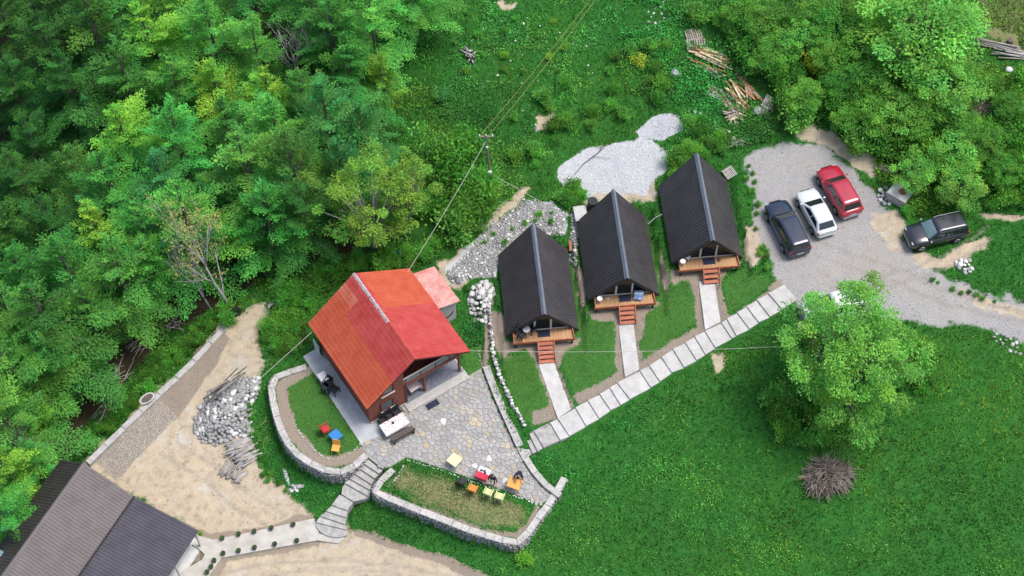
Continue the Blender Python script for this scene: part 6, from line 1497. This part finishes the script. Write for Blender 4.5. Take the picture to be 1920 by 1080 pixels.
shrubs([(780,250),(860,240),(900,300),(915,400),(850,440),(780,400)], 24, .8, 1.7, [0,1,3,2], 4, 'bright green shrub at the wood edge near the pole', 'shrubs at the wood edge', 26)
shrubs([(560,495),(660,480),(760,470),(850,440),(800,490),(720,500),(640,505),(590,570),(560,600),(500,600),(520,540)], 36, .45, .95, [0,1,2], 5, 'low green shrub in the weeds behind the red house', 'shrubs behind the red house', 20)
shrubs([(440,600),(420,600),(330,680),(270,740),(190,820),(150,850),(165,815),(255,720),(320,650),(395,592),(425,575)], 34, .4, .8, [0,2,1], 6, 'green shrub on the ravine side of the concrete wall', 'shrubs below the concrete wall', 18)
shrubs([(490,600),(560,590),(575,640),(520,670),(495,650)], 12, .4, .8, [0,1,2], 7, 'green shrub at the end of the sand yard behind the house', 'shrubs at the yard end', 18)
shrubs([(1440,740),(1520,700),(1560,780),(1530,840),(1470,830)], 16, .6, 1.1, [0,3,2], 8, 'green shrub below the big tree beside the brush heap', 'shrubs under the big tree', 20)
shrubs([(1700,640),(1760,640),(1740,740),(1690,730)], 10, .5, .9, [0,1], 9, 'dark green shrub beside the big tree near the road', 'shrubs right of the big tree', 22)
shrubs([(1050,370),(1075,345),(1090,370),(1070,390)], 5, .5, .8, [0,3], 10, 'green shrub between white rubble and crushed stone', 'shrubs by the crushed stone', 16)
shrubs([(1255,300),(1290,270),(1320,290),(1280,320),(1260,345)], 9, .5, .9, [0,3], 11, 'green shrub at the back corner of the cabin near the parking', 'shrubs behind the end cabin', 16)
shrubs([(1280,215),(1340,225),(1400,260),(1390,300),(1340,280),(1300,260)], 14, .4, .8, [0,3,1], 12, 'leafy green shrub in the grass below the timber heaps', 'shrubs below the timber', 18)
shrubs([(820,20),(1050,20),(1100,120),(960,200),(830,130)], 16, .22, .42, [3,4,0], 14, 'leafy weed clump growing in the upper meadow', 'weed clumps in the meadow', 30)
shrub(983, 1050, .62, 4, 'small bright yellow-green bush below the planter corner'); 
plant_tree('shrub', 'pale lime shrub standing out on the dark hillside', 'shrub', shrubmesh(601, 2.0, 1.2, 1300, .18, 'leaf_lime'), tuple(G(1525,135)), 0, 1.0, None, ('stem','foliage'))
plant_tree('shrub', 'yellow flowering broom in the scrub near the white sack', 'shrub', shrubmesh(602, 1.0, .7, 700, .12, 'leaf_lime'), tuple(G(1197,120)), 0, 1.0, None, ('stem','foliage'))
shrub(832, 180, .75, 5, 'greyish green bush standing alone in the upper meadow', None, .8)
shrub(1700, 398, .5, 0, 'small shrub beside the black off-road car'); shrub(700, 330, 1.0, 0, 'leafy shrub below the yellow-green trees')
plant_tree('shrub', 'small plant with orange leaves at the foot of the utility pole', 'shrub', shrubmesh(603, .6, .5, 300, .12, 'leaf_rusty'), tuple(G(930,358)), 0, 1.0, None, ('stem','foliage'))
shrub(375, 1002, .22, 4, 'tiny yellow-green plant at the corner of the slate roof')

# ------------------------------------------------------------------ grass and weeds
def in_frame(n, seed, x0=-44, x1=44, y0=-25, y1=32):
    rr = np.random.default_rng(seed); x = rr.uniform(x0, x1, n); y = rr.uniform(y0, y1, n); return rr, x, y
def blades(name, rr, x, y, length, width, tint, label, cat, lean=.55, dz=0.0):
    n = len(x); z = H(x, y)+dz; a = rr.uniform(0, 6.28, n); L = length*rr.uniform(.6,1.4,n)*(.45+1.1*fbm(x*1.3+9, y*1.3)); W = width*rr.uniform(.7,1.3,n)
    le = lean*rr.uniform(.3,1.5,n); dx, dy = np.cos(a), np.sin(a)
    b = np.stack([x, y, z-.01], -1); s = np.stack([-dy*W/2, dx*W/2, np.zeros(n)], -1)
    tip = b+np.stack([dx*le*L, dy*le*L, L], -1); mid = b+np.stack([dx*le*L*.4, dy*le*L*.4, L*.6], -1)
    V = np.stack([b-s, b+s, mid+s*.8, tip, mid-s*.8], 1).reshape(-1,3); F = np.arange(5*n).reshape(n,5)
    o = link(name, npmesh(name, V, F, 'grass_blade', np.repeat(tint, 5, 0))); kind(o, 'stuff'); o['label'] = label; o['category'] = cat; return o
GP = [(*G(a_, b_)[:2], r_, m_) for a_, b_, r_, m_ in [(1220,935,3.6,.50),(1340,915,2.6,.35),(1640,950,3.0,.30),(1480,1050,3.5,.35),(1820,780,3.2,.25),(1120,1010,2.4,.3),(1150,880,2.2,-.25),(1400,780,3.0,-.3),(1780,1000,3.0,-.25),(1320,1040,2.5,-.2),(960,130,3,.3),(880,200,2.5,-.25),(1050,60,3,.25)]]
def gtint(rr, x, y, base, v=.25):
    n = len(x); b = np.clip(1+rr.normal(0, v*2.0, n), .22, 2.8)*np.clip(.25+1.5*fbm(x*.22, y*.22), .45, 1.5)*(.35+1.3*fbm(x*1.3+9, y*1.3)); w_ = np.clip((fbm(x*.14+50, y*.14+20)-.42)*2.6, -.35, .9)+rr.normal(0,.12,n)
    for cx, cy_, rd_, am in GP:
        e_ = np.exp(-((x-cx)**2+((y-cy_)*1.5)**2)/rd_**2); b = b*(1+am*e_); w_ = w_+am*.75*e_
    t = np.stack([base[0]*b*(1+w_), base[1]*b, base[2]*b*(1-w_*.4)], -1); return np.clip(t, .004, .6)
def free(x, y, extra=()):
    m = np.ones(len(x), bool)
    for k in ('sand','gravel','pale','soil')+tuple(extra): m &= at(k, x, y) < .42+.25*(fbm(x*3, y*3)-.5)
    hx, hy = (x-HC[0])*math.cos(HYAW)+(y-HC[1])*math.sin(HYAW), -(x-HC[0])*math.sin(HYAW)+(y-HC[1])*math.cos(HYAW)
    m &= ~((np.abs(hx) < 3.8) & (np.abs(hy) < 3.8)); m &= ~inpoly(x, y, pw)
    for c_ in CAB:
        o = c_['o']; ux = (x-o[0])*math.cos(CYAW)+(y-o[1])*math.sin(CYAW); uy = -(x-o[0])*math.sin(CYAW)+(y-o[1])*math.cos(CYAW); m &= ~((np.abs(ux) < 2.2) & (uy > -.8) & (uy < 6.6))
    for q_, z_ in FLATZ[3:]: m &= ~inpoly(x, y, q_)
    m &= ~inpoly(x, y, [p[:2] for p in PL([(568,668),(590,655),(705,785),(716,806),(714,817),(676,831)], .07)])
    return m
rr, x, y = in_frame(330000, 1)
m = free(x, y, ('lawn',)) & (at('dark', x, y) < .5) & (at('dry', x, y) < .6)
x, y = x[m], y[m]; blades('grass', rr, x, y, .19, .05, gtint(rr, x, y, (.062,.212,.032)), 'rough green grass covering the meadow and slope', 'grass')
rr, x, y = in_frame(120000, 2, -20, 22, -14, 10); m = free(x, y) & (at('lawn', x, y) > .5); x, y = x[m], y[m]
blades('lawn_grass', rr, x, y, .07, .035, gtint(rr, x, y, (.078,.215,.038), .2), 'short mown grass beside the cabins and house', 'grass', .8)
rr, x, y = in_frame(60000, 3, -10, 6, -22, -10); m = free(x, y) & (at('dry', x, y) > .4); x, y = x[m], y[m]
dm = (fbm(x*1.2, y*1.2)+rr.normal(0,.08,len(x)) > .42)[:,None]; tn = np.where(dm, gtint(rr, x, y, (.06,.18,.03)), np.clip(np.array([[.26,.22,.12]])*(1+rr.normal(0,.25,(len(x),1))), .02, .6))
k = rr.random(len(x)) < .55; blades('dry_grass', rr, x[k], y[k], .10, .035, tn[k], 'patchy dry grass in the walled flower bed', 'grass', .8)
# broad-leaved weeds: small leaf rosettes
def weeds(name, polys, n, seed, leaf, hgt, base, label, thr=.5):
    P_ = []; rr = np.random.default_rng(seed)
    for q in polys:
        a = np.array(q, float); px = rr.uniform(a[:,0].min(), a[:,0].max(), n); py = rr.uniform(a[:,1].min(), a[:,1].max(), n); k = inpoly(px, py, q); px, py = px[k], py[k]
        if not len(px): continue
        z = np.full(len(px), float(G(*a.mean(0))[2]))
        for _ in range(10):
            r0x = FW[0]*FPX+(px-960); ry = FW[1]*FPX-UP[1]*(py-540); rzv = FW[2]*FPX-UP[2]*(py-540); t_ = (z-CAM[2])/rzv; X, Y = CAM[0]+r0x*t_, CAM[1]+ry*t_; z = .5*z+.5*H(X, Y)
        P_.append(np.stack([X, Y], -1))
    W = np.concatenate(P_); x, y = W[:,0], W[:,1]; k = (fbm(x*.55+3, y*.55) > thr) & free(x, y, ('lawn',)) & ((at('dark', x, y) < .5) | (rr.random(len(x)) < .12)); x, y = x[k], y[k]; n_ = len(x)
    z = H(x, y)+hgt*rr.random(n_)*np.clip((fbm(x*.55+3, y*.55)-thr)*6, .2, 1); pos = np.stack([x, y, z], -1)
    a = rr.uniform(0,6.28,n_); V, F, T = leaves_np(pos, np.stack([np.cos(a), np.sin(a), .2*np.ones(n_)], -1), leaf, leaf*.6, rr, gtint(rr, x, y, base, .22), .1, .5)
    o = link(name, npmesh(name, V, F, 'grass_blade', T)); kind(o, 'stuff'); o['label'] = label; o['category'] = 'weeds'
weeds('hillside_undergrowth', [[(1180,-30),(1960,-30),(1960,405),(1835,400),(1700,410),(1640,330),(1560,255),(1470,225),(1440,268),(1300,300),(1265,270),(1285,200),(1130,170)]], 90000, 1, .15, .55, (.050,.210,.030), 'dense leafy undergrowth covering the hillside', .36)
weeds('meadow_weeds', [[(740,-30),(1200,-30),(1150,160),(1000,330),(900,460),(800,480),(770,300),(740,150)]], 36000, 2, .14, .3, (.075,.250,.042), 'leafy weeds scattered through the upper meadow', .5)
weeds('lawn_weeds', [[(1040,850),(1480,600),(1520,640),(1950,620),(1950,1100),(1000,1100),(1060,920)]], 26000, 3, .13, .14, (.055,.220,.034), 'clover and weeds in the large sloping lawn', .56)
weeds('ravine_undergrowth', [[(-40,900),(100,900),(420,605),(480,565),(600,500),(700,480),(680,380),(560,300),(200,560)]], 30000, 4, .16, .3, (.040,.170,.028), 'low leafy plants on the ravine side of the wall', .50)
weeds('bank_weeds', [[(470,740),(510,690),(500,760),(530,850),(600,895),(650,895),(640,935),(590,950),(510,905),(478,850)],[(650,945),(700,935),(960,1030),(1030,965),(1000,1060),(930,1085),(800,1030),(690,1000)]], 9000, 5, .10, .18, (.036,.180,.026), 'leafy green bank below the planter walls', .3)
weeds('yard_weeds', [[(370,640),(430,640),(420,720),(370,720)],[(310,735),(350,735),(350,770),(310,770)],[(225,895),(330,910),(330,945),(225,930)],[(690,1015),(720,1015),(720,1040),(690,1040)]], 900, 6, .11, .15, (.045,.12,.03), 'small weeds sprouting in the sand yard', .45)
weeds('house_weeds', [[(490,600),(570,590),(580,640),(505,690),(488,650)],[(560,500),(760,480),(860,440),(930,420),(830,490),(760,500),(660,505),(590,590)],[(870,540),(912,560),(905,690),(870,700)]], 9000, 7, .12, .25, (.050,.205,.030), 'weeds growing round the back of the red house', .42)
weeds('slope_plants', [[(908,690),(925,690),(985,800),(962,800)],[(1005,840),(1045,835),(1060,900),(1030,925),(1000,880)],[(762,858),(1005,940),(1000,952),(760,872)]], 1600, 8, .09, .14, (.050,.20,.030), 'low green plants in the strips by the patio walls', .2)


shrubs([(900,455),(960,415),(1030,390),(1050,410),(1000,430),(930,470)], 9, .18, .34, [0,3], 15, 'weed clump growing through the white rubble', 'weed clumps in the rubble', 16)
shrubs([(1410,290),(1425,360),(1420,440),(1455,500),(1445,520),(1412,460),(1402,380),(1398,310)], 14, .16, .32, [0,1,3], 16, 'grass clump creeping onto the parking gravel by the cabin', 'grass clumps at the gravel edge', 12)
shrubs([(480,700),(470,760),(490,860),(540,925),(580,955),(560,950),(500,905),(470,850),(460,780)], 14, .14, .28, [0,1], 17, 'weed clump at the sand yard edge under the grass bank', 'weed clumps at the sand edge', 14)
shrubs([(1720,512),(1790,540),(1870,562),(1900,572),(1860,568),(1780,548)], 8, .14, .26, [0,1], 18, 'grass clump at the upper edge of the dirt road', 'grass clumps along the road', 12)
